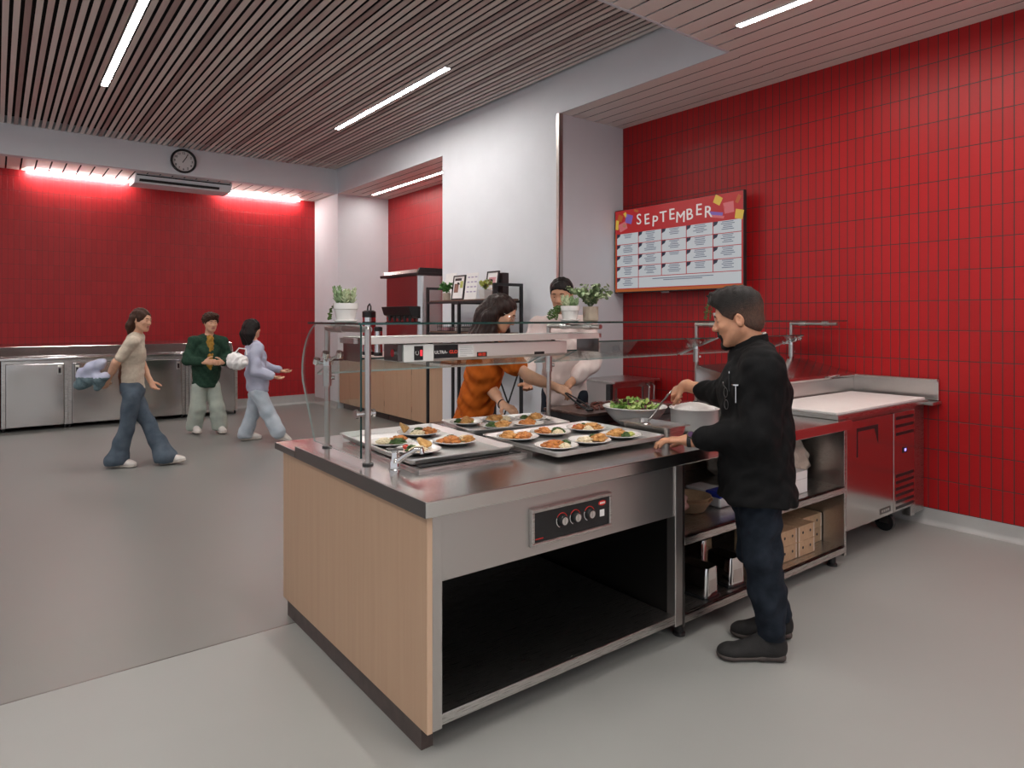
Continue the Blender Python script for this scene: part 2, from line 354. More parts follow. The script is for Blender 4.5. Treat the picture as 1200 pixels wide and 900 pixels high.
# ------------------------------------------------------------------ cabinets along the red back wall
DX = [(-1.41, -.765), (-.65, -.005), (.108, .753), (.853, 1.50), (1.611, 2.254), (2.362, 3.029)]
LB = ['polished steel undercounter cabinet at the far end of the row under the red wall', 'steel cabinet at the picture edge with only its door edge showing beside the wavy door',
      'steel cabinet with wavy bright reflections, first full door of the row', 'steel cabinet behind the walking student in flared jeans, handle by its hinge post',
      'steel cabinet between the student in jeans and the one in green', 'last steel cabinet of the row, behind the students in green and pale blue']
for i, ((x0, x1), lb) in enumerate(zip(DX, LB)):
    t = thing('undercounter_cabinet', ((x0 + x1) / 2, 11.5, 0), lb, 'cabinet', 'steel cabinets under the red wall')
    xa, xb = x0 - .055, x1 + .05
    obj('body', box(B(), xa + .003, xb - .003, 11.235, 11.845, .055, .955), 'steel_dark', t)
    b = B(); box(b, xa + .003, x0 - .006, 11.205, 11.234, .055, .955); box(b, x1 + .006, xb - .003, 11.205, 11.234, .055, .955); box(b, x0 - .006, x1 + .006, 11.206, 11.234, .915, .955); obj('face_frame', b, 'steel', t, bevel=.003)
    d = obj('door', box(B(), x0, x1, 11.19, 11.233, .06, .91), 'steel_wavy', t, bevel=.006)
    hx = x1 - .075 if i not in (3,) else x0 + .03
    b = B(); box(b, hx, hx + .05, 11.183, 11.191, .755, .875); obj('handle', b, 'steel', d, bevel=.004)
    b = B(); box(b, hx + .01, hx + .04, 11.181, 11.184, .775, .845); obj('recess', b, 'black_plastic', d)
    for xx in (xa + .03, xb - .03):
        for yy in (11.27, 11.78): obj('foot', cyl(B(), (xx, yy), .018, 0, .055, 12), 'black_plastic', t)
t = thing('back_worktop', (.9, 11.5, .96), 'long stainless worktop with upstand running under the red tiled wall', 'worktop')
b = B(); box(b, -1.5, 3.09, 11.17, 11.845, .958, 1.0); obj('top', b, 'steel_wavy', t, bevel=.008)
b = B(); prism(b, [(-1.5, 11.50, 1.0), (-1.5, 11.60, 1.135), (-1.5, 11.845, 1.175), (-1.5, 11.845, 1.0)], (4.59, 0, 0)); obj('upstand', b, 'steel_wavy', t, bevel=.006)
# ------------------------------------------------------------------ serving counter (runs along X, front face at Y = 2.03)
CX0, CX1, CF, CB, CT = 1.19, 4.19, 2.03, 3.50, .91
t = thing('serving_cabinet', (1.86, 2.75, 0), 'heated serving cabinet with maple end panel and open shelf, under the trays', 'serving counter')
b = B(); box(b, CX0, CX0 + .022, CF + .004, CB, .088, .85); obj('end_panel', b, ['oak'], t, bevel=.0015)
b = B(); box(b, CX0 + .001, CX0 + .021, CF - .002, CF + .0035, .088, .85); obj('panel_edging', b, 'oak_edge', t)
b = B(); box(b, CX0 + .022, CX0 + .062, CF - .002, CF + .04, .09, .85); obj('corner_post', b, 'steel_front', t, bevel=.002)
b = B(); box(b, 2.535, 2.588, CF - .002, CF + .05, .085, .85); obj('corner_post', b, 'steel_front', t, bevel=.003)
b = B(); box(b, CX0 + .062, 2.535, CF + .006, CF + .03, .607, .85); obj('front_panel', b, 'steel_front', t, bevel=.002)
b = B(); box(b, CX0 + .062, 2.535, CF, CF + .02, .10, .14); box(b, CX0 + .03, 2.535, CF + .02, CB - .12, .122, .138); obj('shelf', b, 'steel', t, bevel=.002)
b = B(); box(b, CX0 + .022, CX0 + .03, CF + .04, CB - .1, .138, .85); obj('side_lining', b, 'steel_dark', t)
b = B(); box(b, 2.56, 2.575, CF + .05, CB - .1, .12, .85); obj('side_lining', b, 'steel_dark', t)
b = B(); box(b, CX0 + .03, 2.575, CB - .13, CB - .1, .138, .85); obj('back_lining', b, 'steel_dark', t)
b = B(); box(b, CX0 + .03, 2.56, CF + .05, CB - .14, .595, .606); obj('heater_tray', b, 'black_metal', t)
b = B(); box(b, CX0 + .022, 2.588, CB - .03, CB, .088, .85); obj('rear_panel', b, 'oak', t)
b = B(); box(b, CX0 + .012, CX0 + .06, CF + .06, CB - .03, .0, .0875); box(b, CX0 + .06, 2.57, CF + .30, CB - .03, .0, .0875); obj('toe_kick', b, 'toe', t)
# control panel
cp = B(); x0, x1, z0, z1 = 1.652, 2.098, .645, .795
for (a, c, d, e) in ((x0, x1, z1 - .016, z1), (x0, x1, z0, z0 + .016), (x0, x0 + .016, z0 + .016, z1 - .016), (x1 - .016, x1, z0 + .016, z1 - .016)): box(cp, a, c, CF - .014, CF + .006, d, e)
cp = obj('control_panel', cp, 'steel', t, bevel=.003)
obj('control_face', box(B(), x0 + .016, x1 - .016, CF - .006, CF + .004, z0 + .016, z1 - .016), 'black_plastic', cp)
for i, kx in enumerate((1.815, 1.888, 1.968)):
    kz = .725
    b = tube(B(), [(kx, CF - .006, kz), (kx, CF - .022, kz), (kx, CF - .024, kz)], [.024, .021, .019], 24); k = obj('knob', b, 'black_plastic', cp, smooth=True)
    b = tube(B(), [(kx, CF - .024, kz), (kx, CF - .0265, kz)], .0155, 24); box(b, kx - .0015, kx + .0015, CF - .029, CF - .026, kz - .012, kz + .012)
    obj('knob_cap', b, 'chrome', cp)
    b = tube(B(), [(kx + .029 * math.cos(a), CF - .0062, kz + .029 * math.sin(a)) for a in np.linspace(.4, 2.6, 12)], .0016, 6); obj('heat_scale', b, 'red_paint', cp)
    b = tube(B(), [(kx + .029 * math.cos(a), CF - .0062, kz + .029 * math.sin(a)) for a in np.linspace(2.75, 4.3, 10)], .0012, 6); obj('heat_scale', b, 'white_plastic', cp)
b = tube(B(), [(2.044, CF - .005, .757), (2.044, CF - .0075, .757)], .022, 20); xform(b, Matrix.Translation((2.044, CF, .757)) @ Matrix.Diagonal((1, 1, .5, 1)) @ Matrix.Translation((-2.044, -CF, -.757))); obj('emblem', b, 'red_paint', cp)
b = B(); 
for q in range(4): box(b, 2.030 + q * .0075, 2.0355 + q * .0075, CF - .0085, CF - .007, .753, .761)
obj('emblem_mark', b, 'white_plastic', cp)
b = box(B(), 1.675, 1.715, CF - .0075, CF - .0055, .672, .675); obj('scale_line', b, 'red_paint', cp)
obj('rating_label', box(B(), 2.030, 2.056, CF - .0075, CF - .0055, .70, .728), 'paper', cp)

# second unit: open shelves behind the chef
t = thing('shelf_cabinet', (3.38, 2.75, 0), 'stainless open-shelf cabinet behind the chef, holding boxes and dispensers', 'cabinet')
b = B(); box(b, 2.592, 2.606, CF, CB - .1, .07, .85); obj('side_panel', b, 'steel_dark', t)
b = B(); box(b, 4.165, 4.188, CF - .0, CB - .1, .065, .85); obj('side_panel', b, 'steel', t, bevel=.002)
b = B(); box(b, 2.606, 4.165, CB - .6, CB - .58, .09, .85); obj('back_panel', b, 'brown_wood', t)
for zz in (.50, .13):
    b = B(); box(b, 2.606, 4.165, CF + .0, CB - .6, zz - .012, zz); box(b, 2.606, 4.165, CF, CF + .015, zz - .045, zz - .0); obj('shelf', b, 'steel', t, bevel=.002)
for xx in (2.64, 4.13):
    b = B(); cyl(b, (xx, CF + .06), .022, 0, .09, 16); lathe(b, [(0, 0), (.03, 0), (.03, .012), (.022, .02)], (xx, CF + .06, 0), 16); obj('foot', b, 'black_plastic', t)
b = box(B(), 2.61, 4.15, CF + .35, CB - .1, 0, .085); obj('toe_kick', b, 'toe', t)

# continuous stainless worktop with drop-in heated shelves
t = thing('countertop', (2.69, 2.75, .852), 'continuous stainless countertop carrying the food trays and the chef station', 'countertop')
b = B(); box(b, 1.17, 4.205, 2.0, 3.27, .852, .91); obj('top', b, 'steel_top', t, bevel=.004)
b = B(); box(b, 1.17, 4.205, 3.27, 3.57, .852, .886); obj('rear_ledge', b, 'steel_top', t, bevel=.004)
b = B(); box(b, 1.1675, 1.1705, 2.004, 3.268, .853, .9085); box(b, 1.1675, 1.1705, 3.272, 3.568, .853, .885); obj('side_apron', b, 'steel_dark', t)
for x0, x1 in ((1.37, 1.94), (1.965, 2.58)):
    y0, y1 = 2.40, 3.16
    b = B()
    for (a, c, d, e) in ((x0, x1, y0, y0 + .022), (x0, x1, y1 - .022, y1), (x0, x0 + .022, y0 + .022, y1 - .022), (x1 - .022, x1, y0 + .022, y1 - .022)): box(b, a, c, d, e, .9095, .922)
    w_ = obj('drop_in_frame', b, 'steel', t, bevel=.002)
    obj('heated_glass', box(B(), x0 + .022, x1 - .022, y0 + .022, y1 - .022, .909, .926), 'black_glass', w_)

# ------------------------------------------------------------------ sneeze guard
G0, GY0, GY1 = 1.275, 2.665, 3.17
t = thing('sneeze_guard', (3.3, 2.9, .91), 'long glass sneeze guard on steel posts above the serving counter', 'sneeze guard')
def post(x, y, ztop, sleeve=True, z0=.9105):
    b = B(); cyl(b, (x, y), .0135, z0, ztop, 20); o = obj('post', b, 'tube', t, smooth=True)
    b = lathe(B(), [(0, 0), (.024, 0), (.024, .006), (.0135, .008)], (x, y, z0), 20); obj('post_flange', b, 'black_metal', o, smooth=True)
    if sleeve:
        b = B(); cyl(b, (x, y), .021, 1.21, 1.31, 20); obj('sleeve', b, 'steel', o, smooth=True)
        b = tube(B(), [(x + .02, y - .005, 1.25), (x + .034, y - .012, 1.25)], .011, 14); obj('knob', b, 'chrome', o, smooth=True)
    return o
RP = [1.285, 2.715, 4.18, 5.42]
ZT = 1.492
for i, px in enumerate(RP):
    py = GY1 - .02 if i < 3 else 3.10
    z0 = .9105 if i < 3 else .0
    o = post(px, py, ZT, z0=z0)
    # top tube running toward the server and the pad clamps for the flat glass
    b = tube(B(), [(px, py, ZT - .0), (px, 2.68 if i == 0 else 2.70, ZT)], .0135, 16); obj('top_tube', b, 'tube', o, smooth=True)
    b = B()
    ball(b, (px, py, ZT), .0145, 2)
    obj('elbow', b, 'tube', o, smooth=True)
    for yy in ((2.98, 3.06) if i == 0 else (2.80, 3.0)):
        b = tube(B(), [(px, yy - .028, ZT), (px, yy + .028, ZT)], .0185, 16); cyl(b, (px, yy), .008, ZT + .012, 1.512, 12); lathe(b, [(0, 0), (.018, 0), (.018, .007), (0, .007)], (px, yy, 1.5055), 16); obj('clamp', b, 'steel', o, smooth=True)
    # tilted glass clamps: one arm up to each side of the post
    b = B(); 
    for s in (-1, 1):
        tube(b, [(px, py, 1.33), (px + s * .035, py - .06, 1.362)], .009, 12); tube(b, [(px + s * .035, py - .06, 1.356), (px + s * .035, py - .073, 1.378)], .017, 14)
        tube(b, [(px, py, 1.32), (px + s * .035, py + .05, 1.325)], .009, 12); tube(b, [(px + s * .035, py + .052, 1.318), (px + s * .035, py + .04, 1.342)], .017, 14)
    lathe(b, [(0, -.02), (.02, -.02), (.02, .02), (0, .02)], (px, py, 1.325), 16)
    obj('tilt_clamp', b, 'chrome', o, smooth=True)
fp = post(G0 - .005, GY0, ZT, sleeve=False)
b = B(); ball(b, (G0 - .005, GY0, ZT), .0145, 2); obj('elbow', b, 'tube', fp, smooth=True)
b = B()
tube(b, [(G0 - .055, GY0 + .012, 1.13), (G0 + .02, GY0 + .012, 1.13)], .012, 14); tube(b, [(G0 - .06, GY0 + .012, 1.13), (G0 - .048, GY0 + .012, 1.13)], .02, 16); tube(b, [(G0 + .018, GY0 + .012, 1.13), (G0 + .03, GY0 + .012, 1.13)], .018, 16)
obj('glass_clamp', b, 'chrome', fp, smooth=True)
def pane(name, pts, vec, edges=True, parent=None):
    """glass sheet whose faces are clear and whose rim shows the dark green of the cut edge"""
    bm = B(); prism(bm, pts, vec); bm.faces.ensure_lookup_table()
    for f in bm.faces[2:]: f.material_index = 1
    return obj(name, bm, ['glass', 'glass_edge'], parent or t)
for xa, xb in ((1.21, 2.712), (2.718, 4.177), (4.183, 5.44)):
    pane('top_glass', [(xa, 2.63, 1.513), (xb, 2.63, 1.513), (xb, 3.21, 1.513), (xa, 3.21, 1.513)], (0, 0, .0095))
for xa, xb, ya, za in ((1.30, 2.695, 3.118, 1.342), (2.735, 2.92, 3.118, 1.342), (2.923, 4.160, 2.97, 1.40), (4.20, 5.395, 2.97, 1.40)):
    n = V((0, -.13, -.35)).normalized() * .009
    og = pane('tilted_glass', [(xa, ya, za), (xb, ya, za), (xb, 3.32, 1.262), (xa, 3.32, 1.262)], n); og.data.materials.append(M['glass_rim'])
    for k in (3, 4, 5): og.data.polygons[k].material_index = 2
# side glass with its big rounded corner
sx = 1.243; pts = [(sx, 2.685, .935), (sx, 2.685, 1.505), (sx, 2.70, 1.523)]
c = V((sx, 3.13, 1.265)); 
for k in range(0, 11):
    a = PI / 2 - k * (PI / 2) / 10; pts.append((sx, c.y + .255 * math.cos(a), c.z + .258 * math.sin(a)))
pts += [(sx, 3.375, 1.22), (sx, 3.215, .935)]
bm = B(); prism(bm, pts, (.009, 0, 0)); bm.faces.ensure_lookup_table()
for f in bm.faces[2:]: f.material_index = 2
for f in bm.faces[2:4]: f.material_index = 1
obj('side_glass', bm, ['glass', 'glass_edge', 'glass_rim'], t)

# ------------------------------------------------------------------ heat lamp: shelf plate with end plates, heater box below
t = thing('heat_lamp', (2.1, 3.0, 1.40), 'long steel heat lamp shelf with control box hung over the food trays', 'heat lamp')
HXa, HXb, HYa, HYb, HZ = 1.345, 2.905, 2.90, 3.10, 1.452
b = B(); box(b, HXa, HXb, HYa, HYb, HZ - .004, HZ); box(b, HXa, HXb, HYa, HYa + .004, HZ - .034, HZ); box(b, HXa, HXb, HYb - .004, HYb, HZ - .034, HZ); obj('shelf_plate', b, 'lamp_steel', t, bevel=.0015)
for xx in (HXa, HXb - .004):
    obj('end_plate', box(B(), xx, xx + .004, HYa + .004, HYb - .004, HZ - .115, HZ - .004), 'steel_dark', t)
b = B(); prism(b, [(1.72, HYa + .014, 1.408), (1.72, HYa + .014, 1.338), (1.72, HYa + .05, 1.322), (1.72, HYb - .02, 1.322), (1.72, HYb - .02, 1.408)], (.933, 0, 0)); hb = obj('heater_box', b, 'lamp_steel', t, bevel=.002)
b = B(); box(b, 1.575, 1.745, HYa + .008, HYb - .03, 1.326, 1.412); cb = obj('control_box', b, 'white_plastic', t, bevel=.002)
b = B(); box(b, 1.55, 1.575, HYa + .02, HYb - .03, 1.33, 1.414); obj('box_end', b, 'steel_dark', cb, bevel=.003)
b = tube(B(), [(1.555, HYa + .06, 1.37), (1.54, HYa + .06, 1.37)], .02, 16); obj('conduit_nut', b, 'chrome', cb, smooth=True)
f = HYa + .0075
obj('switch_plate', box(B(), 1.632, 1.682, f - .002, f, 1.334, 1.404), 'black_plastic', cb)
b = B(); box(b, 1.664, 1.676, f - .007, f - .002, 1.354, 1.384); obj('rocker_switch', b, mat('red_switch', (.9, .05, .06), .3, emit=(1, .05, .08), estr=.5), cb, bevel=.002)
b = tube(B(), [(1.648 + .009 * math.cos(a), f - .0025, 1.370 + .010 * math.sin(a)) for a in np.linspace(2.2, 7.2, 14)], .001, 6); obj('dial_mark', b, 'white_plastic', cb)
f = HYa + .0138; uf = onface((1.836, f - .0012, 1.368), (1, 0, 0), (0, 0, 1))
obj('brand_plate', box(B(), 1.748, 1.893, f - .001, f + .001, 1.338, 1.406), 'black_plastic', hb)
red_m = mat('label_red', (.75, .06, .03), .5)
obj('lettering', text_bm('ULTRA-', .0225, onface((1.752, f - .0018, 1.368), (1, 0, 0), (0, 0, 1)), .0004, .0003, align='LEFT'), 'paper', hb)
obj('lettering', text_bm('GLO', .0245, onface((1.864, f - .0018, 1.368), (1, 0, 0), (0, 0, 1)), .0004, .0006, align='CENTER'), red_m, hb)
obj('notice', box(B(), 1.900, 1.992, f - .0008, f + .001, 1.34, 1.402), 'paper', hb)
b = B()
for q in range(7): box(b, 1.905, 1.905 + .08 * (1 if q != 6 else .6) * (.9 + .1 * ((q * 7) % 3) / 2), f - .0014, f - .0008, 1.394 - q * .008, 1.3965 - q * .008)
obj('notice_print', b, mat('grey_print', (.45, .43, .43), .7), hb)
obj('maker_label', box(B(), 2.012, 2.076, f - .001, f + .001, 1.337, 1.362), 'black_plastic', hb)
b = B(); box(b, 2.020, 2.042, f - .0016, f - .001, 1.342, 1.357); box(b, 2.046, 2.068, f - .0016, f - .001, 1.350, 1.357); box(b, 2.046, 2.068, f - .0016, f - .001, 1.342, 1.348)
obj('maker_mark', b, red_m, hb)
obj('model_plate', box(B(), 2.405, 2.478, f - .001, f + .001, 1.337, 1.352), 'black_plastic', hb)
for xx in (1.78, 2.2, 2.62):
    obj('spacer', tube(B(), [(xx, HYa + .1, 1.405), (xx, HYa + .1, HZ - .003)], .012, 10), 'black_metal', t)
for xx in (1.332, 2.93):
    b = box(B(), xx - .012, xx + .012, HYa + .02, HYb - .02, HZ - .03, HZ - .005); obj('mounting_bracket', b, 'steel', t)

# push tap on the counter corner
t = thing('push_tap', (1.335, 2.515, .9105), 'small chrome push tap on the countertop beside the front glass post', 'tap')
b = lathe(B(), [(0, 0), (.026, 0), (.026, .004), (.021, .008), (.021, .036), (.015, .044), (.013, .075), (.016, .078), (.016, .084), (0, .084)], (1.335, 2.515, .9105), 24); obj('body', b, 'chrome', t, smooth=True)
b = tube(B(), [(1.335, 2.515, .938), (1.365, 2.475, .975), (1.395, 2.44, 1.003), (1.41, 2.425, 1.003), (1.412, 2.422, .984)], [.014, .012, .0105, .010, .010], 14); obj('spout', b, 'chrome', t, smooth=True)
b = B(); prism(b, [(1.30, 2.535, .994), (1.30, 2.515, .994), (1.36, 2.485, .994), (1.365, 2.505, .994)], (0, 0, .010)); obj('lever', b, 'steel_dark', t, bevel=.003)
t.location.x -= .022; t.location.y -= .014

# ------------------------------------------------------------------ prep refrigerator by the red wall
t = thing('prep_refrigerator', (4.8, 2.5, 0), 'stainless prep refrigerator with louvred compressor side by the red wall', 'refrigerator')
FY = 2.05
b = box(B(), 4.215, 5.27, FY + .03, 2.98, .19, .90); obj('body', b, 'steel_front', t, bevel=.004)
d = obj('door', box(B(), 4.222, 4.885, FY - .005, FY + .028, .20, .885), 'steel_door', t, bevel=.005)
hb_ = B(); prism(hb_, [(4.355, FY - .0055, .835), (4.655, FY - .0055, .835), (4.655, FY - .0055, .705), (4.60, FY - .0055, .812), (4.372, FY - .0055, .812), (4.372, FY - .0055, .65), (4.355, FY - .0055, .65)], (0, .004, 0)); obj('handle_recess', hb_, 'black_plastic', d)
pl = B(); box(pl, 4.68, 4.835, FY - .0075, FY - .004, .225, .262); obj('name_plate', pl, 'steel_dark', d)
pl = B()
for q in range(4): box(pl, 4.70 + q * .03, 4.722 + q * .03, FY - .0085, FY - .0072, .236, .252)
obj('plate_mark', pl, 'steel', d)
g = obj('compressor_panel', box(B(), 4.90, 5.235, FY - .002, FY + .028, .20, .885), 'steel_door', t, bevel=.004)
for zz in (.855, .80, .745, .455, .41, .365, .32, .275, .235):
    obj('louvre_slot', box(B(), 4.93, 5.215, FY - .0035, FY - .0005, zz - .02, zz), 'black_plastic', g)
b = box(B(), 5.035, 5.10, FY - .006, FY - .001, .595, .635); obj('thermostat', b, 'black_plastic', g, bevel=.002)
b = B()
for sx_ in (5.058, 5.074):
    box(b, sx_, sx_ + .009, FY - .0066, FY - .006, .606, .624)
obj('readout', b, mat('blue_readout', (.1, .1, .4), .4, emit=(.3, .25, 1), estr=2.5), g)
b = B()
for yy in (FY + .035,):
    box(b, 5.265, 5.33, yy, yy + .06, .10, .90)
b = obj('side_post', b, 'steel', t, bevel=.003)
b = B(); box(b, 5.335, 5.53, FY + .05, FY + .12, .10, .93); obj('filler_panel', b, 'steel', t, bevel=.003)
for cx_ in (4.33, 5.12):
    for cy_ in (2.20, 2.85):
        b = tube(B(), [(cx_ - .022, cy_, .065), (cx_ + .022, cy_, .065)], .064, 24); k = obj('caster', b, 'black_plastic', t, smooth=True)
        b = B(); box(b, cx_ - .03, cx_ - .024, cy_ - .03, cy_ + .03, .06, .16); box(b, cx_ + .024, cx_ + .03, cy_ - .03, cy_ + .03, .06, .16); box(b, cx_ - .045, cx_ + .045, cy_ - .045, cy_ + .045, .16, .195); obj('caster_fork', b, 'steel_dark', k)
b = B(); box(b, 4.10, 5.44, FY - .012, 2.615, .9115, .938); obj('top_rim', b, 'steel', t, bevel=.003)
b = B(); box(b, 4.07, 5.54, 2.62, 2.64, .912, 1.062); obj('rail_front', b, 'steel_front', t, bevel=.002)
b = B(); box(b, 4.07, 5.54, 2.64, 3.06, .912, 1.06); obj('pan_rail', b, 'steel_dark', t)
b = B(); prism(b, [(4.07, 2.595, 1.08), (4.07, 2.60, 1.098), (4.07, 3.06, 1.195), (4.07, 3.07, 1.18), (4.07, 3.07, 1.063), (4.07, 2.60, 1.066)], (1.46, 0, 0)); l_ = obj('lid', b, 'steel_lid', t, bevel=.003)
b = tube(B(), [(5.06, 2.585, 1.09), (5.09, 2.57, 1.10), (5.18, 2.57, 1.10), (5.21, 2.585, 1.09)], .008, 10); obj('lid_handle', b, 'chrome', l_, smooth=True)
b = B(); box(b, 5.525, 5.548, 2.00, 2.62, .93, 1.086); box(b, 5.50, 5.525, 2.00, 2.62, 1.068, 1.086); obj('wall_splash', b, 'steel', t, bevel=.003)
b = B(); box(b, 5.38, 5.545, 1.985, 2.12, .905, .925); obj('corner_shelf', b, 'steel', t, bevel=.002)
t = tag(obj('cutting_board', box(B(), 4.112, 5.42, FY + .0, 2.595, .9385, .957), mat('cutting_board_white', (.80, .76, .73), .45, var=.02, bump=.03), bevel=.004, loc=(4.77, 2.3, .9385)), 'large white cutting board lying on top of the prep refrigerator', 'cutting board')

# low steel cabinet beyond the griddle, against the column
t = thing('tray_cart', (5.15, 4.75, 0), 'dark reddish steel cart standing by the white column and red wall', 'cart')
b = B(); box(b, 4.82, 5.50, 4.60, 5.10, .885, .91); obj('top', b, 'steel', t, bevel=.004)
b = B(); box(b, 4.84, 5.48, 4.66, 5.08, .12, .885); obj('body', b, 'steel_front', t, bevel=.003)
obj('door', box(B(), 4.90, 5.30, 4.645, 4.66, .15, .84), 'steel_wavy', t, bevel=.003)
b = tube(B(), [(5.33, 4.645, .86), (5.33, 4.60, .84), (5.33, 4.60, .56), (5.33, 4.645, .54)], .012, 12); obj('handle', b, 'chrome', t, smooth=True)
b = tube(B(), [(5.42, 4.655, .86), (5.42, 4.61, .84), (5.42, 4.61, .56), (5.42, 4.655, .54)], .012, 12); obj('handle', b, 'chrome', t, smooth=True)
b = B(); box(b, 4.80, 4.838, 4.64, 4.70, .12, .88); obj('corner_post', b, 'black_metal', t)
for xx in (4.9, 5.42):
    for yy in (4.7, 5.04):
        b = tube(B(), [(xx - .015, yy, .05), (xx + .015, yy, .05)], .05, 20); box(b, xx - .03, xx + .03, yy - .03, yy + .03, .095, .12); obj('caster', b, 'black_plastic', t, smooth=True)
# ------------------------------------------------------------------ food trays, plates and food
def rounded(w, d, r, z, n=5):
    pts = []
    for cx_, cy_, a0 in ((w / 2 - r, d / 2 - r, 0), (-w / 2 + r, d / 2 - r, 90), (-w / 2 + r, -d / 2 + r, 180), (w / 2 - r, -d / 2 + r, 270)):
        for k in range(n + 1):
            a = math.radians(a0 + 90 * k / n); pts.append((cx_ + r * math.cos(a), cy_ + r * math.sin(a), z))
    return pts
def loft(bm, loops, cap0=True, cap1=True, mi=0):
    n0 = len(bm.faces); L_ = [[bm.verts.new(p) for p in lp] for lp in loops]; n = len(L_[0])
    for a, c in zip(L_, L_[1:]):
        for i in range(n): bm.faces.new((a[i], a[(i + 1) % n], c[(i + 1) % n], c[i]))
    if cap0: bm.faces.new(L_[0][::-1])
    if cap1: bm.faces.new(L_[-1])
    setmat(bm, n0, mi); return bm
def sheet_pan(x, y, w, d, rz, label, z=.928):
    b = B(); h = .026; k = .012
    loft(b, [rounded(w - 2 * k, d - 2 * k, .02, 0), rounded(w, d, .026, h), rounded(w + .012, d + .012, .03, h), rounded(w + .012, d + .012, .03, h - .005), rounded(w + .004, d + .004, .028, h - .006), rounded(w - .004, d - .004, .025, h - .002), rounded(w - 2 * k - .003, d - 2 * k - .003, .019, .0025)], cap0=True, cap1=True)
    o = obj('sheet_pan', b, 'alu', None, smooth=True, local=True); o.location = (x, y, z); o.rotation_euler = (0, 0, rz); tag(o, label, 'tray', 'aluminium sheet pans of plated food'); return o
sheet_pan(1.645, 2.85, .53, .80, -.04, 'aluminium sheet pan of four plates standing behind the push tap')
sheet_pan(2.31, 2.49, .72, .575, 0, 'aluminium sheet pan of six plates at the front edge of the counter')
sheet_pan(2.31, 3.06, .62, .41, -.175, 'aluminium sheet pan of five plates behind the front pan, by the thin post')

M['curry'] = mat('curry_sauce', (.62, .24, .06), .4, col2=(.42, .13, .03), scale=60, bump=.5, bscale=90, coat=.2)
M['fry'] = mat('golden_fry', (.66, .36, .12), .55, col2=(.46, .20, .055), scale=45, bump=.4, bscale=120)
M['bread'] = mat('griddled_bread', (.70, .44, .17), .6, col2=(.50, .25, .07), scale=28, bump=.3, bscale=90)
M['rice'] = mat('pale_rice', (.78, .66, .46), .6, var=.08, scale=120, bump=.6, bscale=160)
M['green'] = mat('dark_greens', (.07, .14, .03), .5, col2=(.03, .055, .015), scale=70, bump=.5, bscale=90)
M['lime'] = mat('pale_salsa', (.58, .56, .16), .4, col2=(.36, .42, .08), scale=60, bump=.4, bscale=100)
M['tomato'] = mat('tomato_red', (.60, .05, .03), .25, var=.15, coat=.3)
M['meat'] = mat('seared_meat', (.17, .05, .03), .5, col2=(.08, .02, .015), scale=50, bump=.5, bscale=80)
def lump(bm, c, rx, ry, rz_, rnd, sub=2, amp=.18):
    n0 = len(bm.verts); bmesh.ops.create_icosphere(bm, subdivisions=sub, radius=1); bm.verts.ensure_lookup_table()
    ph = [rnd.uniform(0, 6.28) for _ in range(6)]
    for v in bm.verts[n0:]:
        p = v.co; s = 1 + amp * (math.sin(3.1 * p.x + ph[0]) * math.sin(2.7 * p.y + ph[1]) + .6 * math.sin(5.3 * p.z + 4.1 * p.x + ph[2]))
        a = ph[3]; x_, y_ = p.x * s * rx, p.y * s * ry
        v.co = (c[0] + x_, c[1] + y_, c[2] + p.z * s * rz_)
def heap(rnd, c, r, h, n, size, elong=1.3):
    """a helping: n irregular pieces piled over a disc"""
    bm = B(); lump(bm, (c[0], c[1], c[2] + h * .35), r * .8, r * .62, h * .55, rnd)
    for i in range(n):
        q = math.sqrt(rnd.random()) * r; a = rnd.uniform(0, 6.28)
        lump(bm, (c[0] + q * math.cos(a), c[1] + .8 * q * math.sin(a), c[2] + h * (1 - .75 * (q / r) ** 2) * .8), size * rnd.uniform(.7, elong), size * rnd.uniform(.6, 1), size * rnd.uniform(.45, .7), rnd, 1)
    return bm
def plate_bm(r):
    return lathe(B(), [(0, .0), (r * .60, .0), (r * .64, .003), (r * .97, .017), (r, .019), (r, .0215), (r * .96, .0215), (r * .66, .008), (r * .58, .005), (0, .005)], seg=40)
def rest_on(bm, r):
    for v in bm.verts:
        q = math.hypot(v.co.x, v.co.y) / r; s_ = .005 if q < .58 else .005 + (q - .58) * .0375 if q < .66 else .008 + (q - .66) * .045
        if q > .93: v.co.x *= .93 / q; v.co.y *= .93 / q
        v.co.z = max(v.co.z, s_ + .0007)
ROLES = {'bread': ('folded_bread', 'golden triangle of fried bread', 'bread', None), 'curry': ('curry_helping', 'helping of orange curry', 'curry', 'stuff'), 'fry': ('fried_pieces', 'pile of golden fried pieces', 'fried food', 'stuff'),
         'rice': ('rice_helping', 'helping of pale rice', 'rice', 'stuff'), 'green': ('cooked_greens', 'dab of dark cooked greens', 'greens', 'stuff'), 'lime': ('salsa_dab', 'dab of yellow green salsa', 'salsa', 'stuff'), 'tomato': ('tomato_piece', 'bright red tomato piece', 'tomato', None)}
def wedge(rnd, c, s, rz, tilt=.5, h=.016):
    b = B(); q = [(0, 0), (s, .1 * s), (.35 * s, .85 * s)]; k = .12
    pts = []
    for i in range(3):
        p0, p1, p2 = V(q[i - 1]), V(q[i]), V(q[(i + 1) % 3]); pts.append(p1 + (p0 - p1) * k); pts.append(p1 + (p2 - p1) * k)
    loft(b, [[(p.x * .95, p.y * .95, -h * .5) for p in pts], [(p.x, p.y, -h * .2) for p in pts], [(p.x, p.y, h * .25) for p in pts], [(p.x * .9 + .03 * s, p.y * .9 + .03 * s, h * .55) for p in pts]])
    xform(b, Matrix.Translation(c) @ Matrix.Rotation(rz, 4, 'Z') @ Matrix.Rotation(tilt, 4, 'X')); return b
